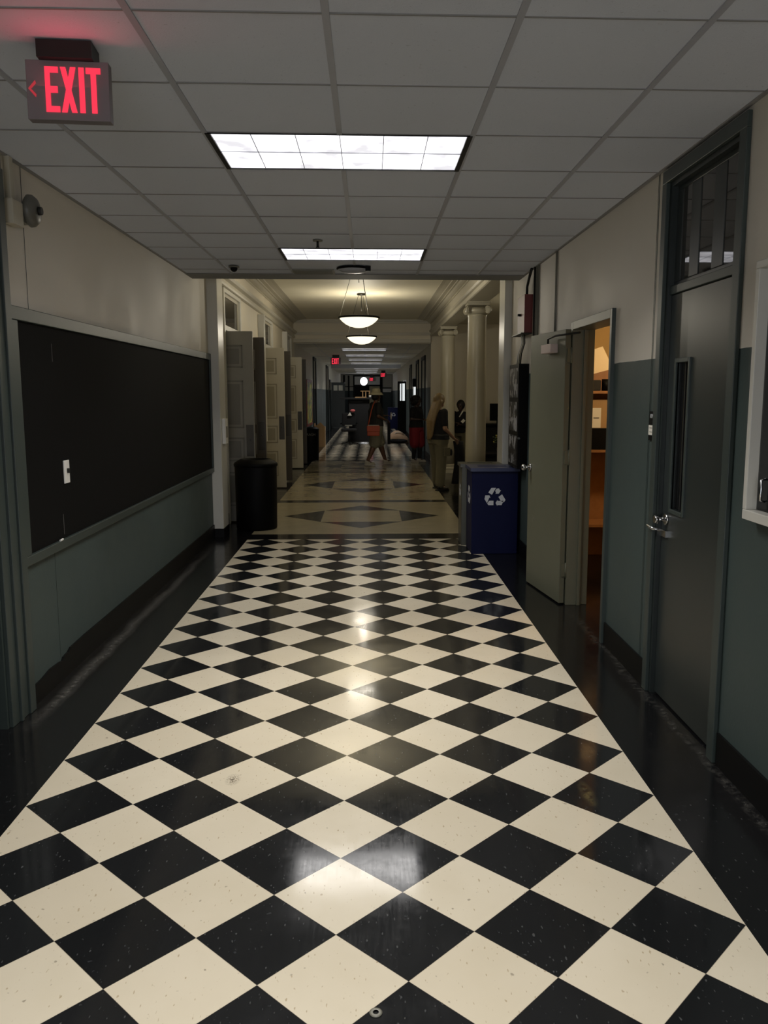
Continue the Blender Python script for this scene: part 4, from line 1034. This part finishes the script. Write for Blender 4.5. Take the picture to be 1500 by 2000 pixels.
def head_(bm, c, s=1.0, fwd=(1, 0)):
    c = Vector(c); f = Vector((fwd[0], fwd[1], 0)).normalized(); l = Vector((-f.y, f.x, 0))
    rot = Matrix((f, l, Vector((0, 0, 1)))).transposed()
    ell(bm, c + Vector((0, 0, .015*s)), .098*s, .077*s, .108*s, 24, rot)
    ell(bm, c + f*.028*s - Vector((0, 0, .052*s)), .062*s, .055*s, .062*s, 18, rot)     # jaw
    ell(bm, c + f*.065*s - Vector((0, 0, .092*s)), .024*s, .026*s, .020*s, 12, rot)     # chin
    cap_(bm, c + f*.088*s + Vector((0, 0, .012*s)), c + f*.108*s - Vector((0, 0, .022*s)), .010*s, .014*s, 8)  # nose
    ell(bm, c + f*.082*s - Vector((0, 0, .052*s)), .013*s, .024*s, .010*s, 10, rot)      # lips
    for sg in (1, -1): ell(bm, c + l*sg*.077*s - f*.004*s - Vector((0, 0, .005*s)), .020*s, .008*s, .032*s, 10, rot)
def eyes(t, c, s, fwd):
    b = bmesh.new(); c = Vector(c); f = Vector((fwd[0], fwd[1], 0)).normalized(); l = Vector((-f.y, f.x, 0))
    for sg in (1, -1): ell(b, c + f*.086*s + l*sg*.031*s + Vector((0, 0, .004*s)), .010, .010, .010, 10)
    part(t, 'eye', b, M['eye'], world=False)
def person(label, loc, rotz, H, pose, skin, top, bottom, shoe, sleeve='short', leg='long', hair=None, facing=(1, 0), build=1.0):
    """local frame: +x front, +y left.  pose: dict of joint offsets at scale 1.70 m"""
    s = H/1.70; P = {k: Vector(v)*s for k, v in pose.items()}
    t = thing('person', label, 'person', loc, rotz)
    hip = P['pelvis']; ch = P['chest']; hd = P['head']
    bm = bmesh.new()
    torso(bm, [(hip.x, hip.z-.10*s, .08*s, .13*s*build), (hip.x, hip.z, .10*s*build, .155*s*build), (hip.x*.6+ch.x*.4, hip.z*.6+ch.z*.4, .09*s*build, .13*s*build), (ch.x, ch.z-.03*s, .105*s*build, .155*s), (ch.x, ch.z+.10*s, .09*s, .165*s), (ch.x, ch.z+.16*s, .05*s, .10*s)])
    cap_(bm, (ch.x, 0, ch.z+.13*s), (hd.x-.01, hd.y, hd.z-.07*s), .055*s, .05*s)
    head_(bm, hd, s, facing)
    for sd in ('L', 'R'):
        y = 1 if sd == 'L' else -1
        sh, el, wr = P['sh'+sd], P['el'+sd], P['wr'+sd]; hp, kn, an = P['hip'+sd], P['kn'+sd], P['an'+sd]
        chain(bm, [sh, el, wr], [.052*s, .040*s, .027*s]); hand(bm, wr, wr-el, y, s)
        chain(bm, [hp, kn, an], [.085*s*build, .055*s*build, .036*s])
        m_ = kn.lerp(an, .3); cap_(bm, m_-Vector((.012*s, 0, 0)), kn.lerp(an, .5)-Vector((.008*s, 0, 0)), .050*s, .042*s)
        cap_(bm, an, an + Vector((.12*s, .01*y*s, -.045*s)), .034*s, .026*s)
    o = part(t, 'body', bm, skin, world=False); fuse(o, .0075)
    eyes(t, hd, s, facing)
    # top
    bm = bmesh.new(); g = .016*s
    torso(bm, [(hip.x, hip.z-.02*s, .115*s*build+g, .165*s*build+g), (hip.x*.6+ch.x*.4, hip.z*.6+ch.z*.4, .10*s*build+g, .145*s*build+g), (ch.x, ch.z-.03*s, .115*s*build+g, .165*s+g), (ch.x, ch.z+.10*s, .095*s+g, .17*s+g), (ch.x, ch.z+.155*s, .055*s+g, .09*s+g)])
    for sd in ('L', 'R'):
        sh, el, wr = P['sh'+sd], P['el'+sd], P['wr'+sd]
        if sleeve == 'long': chain(bm, [sh, el, el.lerp(wr, .93)], [.064*s, .052*s, .038*s])
        else: chain(bm, [sh, sh.lerp(el, .72)], [.066*s, .060*s])
    o = part(t, 'shirt' if sleeve == 'short' else 'jacket', bm, top, world=False); fuse(o, .010, 3)
    bm = bmesh.new()
    torso(bm, [(hip.x, hip.z-.10*s, .10*s*build+g, .15*s*build+g*.6), (hip.x, hip.z+.02*s, .108*s*build+g, .16*s*build+g*.7), (hip.x, hip.z+.06*s, .10*s*build+g*.6, .15*s*build+g*.6)])
    for sd in ('L', 'R'):
        hp, kn, an = P['hip'+sd], P['kn'+sd], P['an'+sd]
        if leg == 'long': bl = min(build, 1.2); chain(bm, [hp, kn, kn.lerp(an, .55), kn.lerp(an, .93)], [.105*s*bl, .078*s*bl, .075*s*bl, .070*s*bl])
        elif leg == 'slim': chain(bm, [hp, kn, an], [.09*s*build, .060*s, .040*s])
        else: chain(bm, [hp, hp.lerp(kn, leg)], [.105*s*build, .095*s*build])
    o = part(t, 'trousers' if leg in ('long', 'slim') else 'shorts', bm, bottom, world=False); fuse(o, .010, 3)
    for sd, y in (('L', 1), ('R', -1)):
        an = P['an'+sd]; bm = bmesh.new()
        z = an.z-.06*s
        cap_(bm, an + Vector((-.03*s, 0, -.02*s)), an + Vector((.02*s, 0, -.03*s)), .048*s, .046*s); cap_(bm, an + Vector((.0, 0, -.045*s)), an + Vector((.15*s, .012*y*s, -.055*s)), .040*s, .036*s)
        bx(bm, an.x-.075*s, an.x+.19*s, an.y-.042*s, an.y+.046*s, an.z-.09*s, an.z-.065*s)
        o = part(t, 'shoe', bm, shoe, world=False); fuse(o, .008, 3)
    return t, P, s
base_pose = dict(pelvis=(0, 0, .93), chest=(0, 0, 1.28), head=(.02, 0, 1.585),
    shL=(0, .175, 1.39), elL=(-.03, .21, 1.12), wrL=(.05, .21, .90), shR=(0, -.175, 1.39), elR=(-.03, -.21, 1.12), wrR=(.05, -.21, .90),
    hipL=(0, .09, .90), knL=(.01, .10, .50), anL=(-.02, .10, .09), hipR=(0, -.09, .90), knR=(.01, -.10, .50), anR=(-.02, -.10, .09))
# walker with hat and orange bag, moving to the right
p = dict(base_pose); p.update(hipL=(.0, .08, .90), knL=(.15, .08, .50), anL=(.28, .06, .10), knR=(-.06, -.08, .49), anR=(-.24, -.08, .10), elR=(-.04, -.25, 1.13), wrR=(.15, -.20, 1.06), elL=(.05, .2, 1.12), wrL=(.28, .12, 1.14), chest=(.01, 0, 1.28))
t, P, s = person('person walking right in dark shirt, grey shorts and cream bucket hat', (.25, 17.0, 0), math.radians(24), 1.70, p, M['skin_dark'], M['char_cloth'], M['grey_shorts'], M['shoe_white'], leg=.92, build=1.42)
c = P['head']; b = bmesh.new(); lathe(b, [(.165, -.005), (.168, .0), (.125, .055), (.10, .06), (.093, .13), (.08, .145), (.02, .15)], (c.x, c.y, c.z+.035), 28); part(t, 'bucket_hat', b, M['hat'], world=False, label='cream bucket hat')
b = bmesh.new(); ell(b, (c.x-.02, 0, c.z), .098, .088, .10, 16); part(t, 'hair', b, M['dark_hair'], world=False)
t = thing('shoulder_bag', 'rust orange shoulder bag with strap worn by the walking person', 'bag', (.20, 16.55, .70))
part(t, 'pouch', B(.06, .34, 16.50, 16.60, .70, .92), M['orange_bag'], bevel=.02); part(t, 'flap', B(.055, .345, 16.49, 16.51, .80, .935), M['orange_bag'], bevel=.01)
part(t, 'edge', B(.08, .32, 16.49, 16.51, .935, .95), M['shoe_white'])
b = bmesh.new(); tube(b, [(.08, 16.56, .92), (.12, 16.60, 1.10), (.16, 16.66, 1.28), (.20, 16.74, 1.40), (.24, 16.86, 1.475)], .013, 6); part(t, 'strap', b, M['orange_bag'])
b = bmesh.new(); ell(b, (.61, 16.9, 1.14), .015, .03, .09, 10); single('folded_paper', b, M['paper'], 'cream paper held in front of the walking person', 'paper', (.61, 16.9, 1.06))

# curly haired person in red shorts
p = dict(base_pose); p.update(elR=(.0, -.25, 1.13), wrR=(.17, -.12, 1.12), elL=(.03, .24, 1.12), wrL=(.17, .10, 1.12), anL=(.04, .1, .09), knL=(.05, .1, .5))
t, P, s = person('person with big dark curly hair in black top and red shorts', (1.24, 17.8, 0), math.radians(-35), 1.57, p, M['skin_deep'], M['black_cloth'], M['red_cloth'], M['shoe_white'], leg=1.0, build=1.4)
b = bmesh.new(); c = P['head']
for k in range(46):
    a = random.uniform(0, 2*PI); e = random.uniform(-.7, 1.5); r = .105
    v = Vector((math.cos(a)*math.cos(e), math.sin(a)*math.cos(e), math.sin(e)))
    if v.x > .55 and v.z < .5: continue
    ell(b, c + v*r + Vector((-.035, 0, .0)), .05, .05, .05, 8)
ell(b, c+Vector((-.03, 0, .02)), .115, .11, .12, 14)
part(t, 'hair', b, M['dark_hair'], world=False)
b = bmesh.new()
for sd in ('L', 'R'): chain(b, [P['kn'+sd], P['an'+sd]+Vector((0, 0, .03))], [.066, .045])
part(t, 'leggings', b, M['black_cloth'], world=False)

# long blonde hair, khaki trousers
p = dict(base_pose); p.update(chest=(.0, 0, 1.28), head=(.03, .0, 1.59), elR=(-.02, -.22, 1.10), wrR=(.20, -.20, .93), elL=(.0, .22, 1.1), wrL=(.18, .18, .95),
    knR=(-.02, -.13, .50), anR=(-.08, -.16, .09), knL=(.08, .14, .50), anL=(.13, .18, .09))
t, P, s = person('person with very long blonde hair, black shirt and khaki cargo trousers, seen from behind', (1.29, 12.0, 0), math.radians(34), 1.64, p, M['skin'], M['black_cloth'], M['khaki'], M['shoe_dark'], build=1.42)
c = P['head']; b = bmesh.new()
ell(b, c+Vector((-.012, 0, .02)), .108, .092, .112, 20)
for (x_, z1, r1, y_) in ((-.06, .62, .022, 0), (-.055, .66, .022, .03), (-.055, .64, .022, -.03), (-.04, .56, .020, .06), (-.04, .60, .020, -.06)):
    chain(b, [(c.x+x_, y_, c.z-.02), (c.x+x_-.075, y_*1.1, c.z-.17), (c.x+x_-.145, y_*1.3, c.z-.34), (c.x+x_-.165, y_*.9, c.z-z1)], [.052, .044, .036, r1])
o = part(t, 'hair', b, M['blonde'], world=False); fuse(o, .010, 4)
b = bmesh.new(); hp = P['pelvis']
for i in range(1): lathe(b, [(.166, 0), (.170, .02), (.166, .04)], (0, 0, hp.z+.03), 30)
for v in b.verts: v.co.y *= 1.36
part(t, 'belt', b, M['shoe_dark'], world=False)
b = bmesh.new(); bx(b, -.055, .055, -.27, -.235, .60, .74); part(t, 'cargo_pocket', b, M['khaki'], world=False)
b = bmesh.new(); ell(b, (.09, -.25, .66), .025, .02, .06, 10); part(t, 'key_pouch', b, M['black_cloth'], world=False)
b = bmesh.new(); rings = []
for k in range(9):
    f = k/8; rings.append(ring_pts((1.645+.03*math.sin(f*4), 12.06, .84-.74*f), (0, 0, -1), .055+.01*math.sin(f*7), 14, .09))
skin_rings(b, rings); single('dark_coat', b, M['black_cloth'], 'long dark garment hanging from the arm of the blonde person', 'coat', (1.66, 12.02, .1))

# person in dark jacket with pale paper, between the columns
p = dict(base_pose); p.update(elR=(.03, -.22, 1.12), wrR=(.20, -.06, 1.16), elL=(.02, .22, 1.1), wrL=(.2, .08, 1.12), head=(.05, 0, 1.57))
t, P, s = person('person in dark jacket with white collar standing between the two columns', (2.09, 15.7, 0), math.radians(-115), 1.50, p, M['skin_deep'], M['black_cloth'], M['khaki'], M['shoe_dark'], sleeve='long')
c = P['head']; b = bmesh.new(); ell(b, c+Vector((-.022, 0, .028)), .102, .090, .108, 18); part(t, 'hair', b, M['dark_hair'], world=False)
b = bmesh.new(); cap_(b, (.095, .07, P['chest'].z+.15), (.135, .01, P['chest'].z+.03), .016, .010); part(t, 'collar', b, M['paper'], world=False)
b = bmesh.new(); bx(b, 2.07, 2.15, 15.47, 15.474, 1.04, 1.10); bmesh.ops.rotate(b, cent=(2.11, 15.47, 1.07), matrix=Matrix.Rotation(math.radians(-45), 3, 'Y'), verts=b.verts[:])
single('white_paper', b, M['paper'], 'white folded paper held by the person between the columns', 'paper', (2.11, 15.47, 1.04))
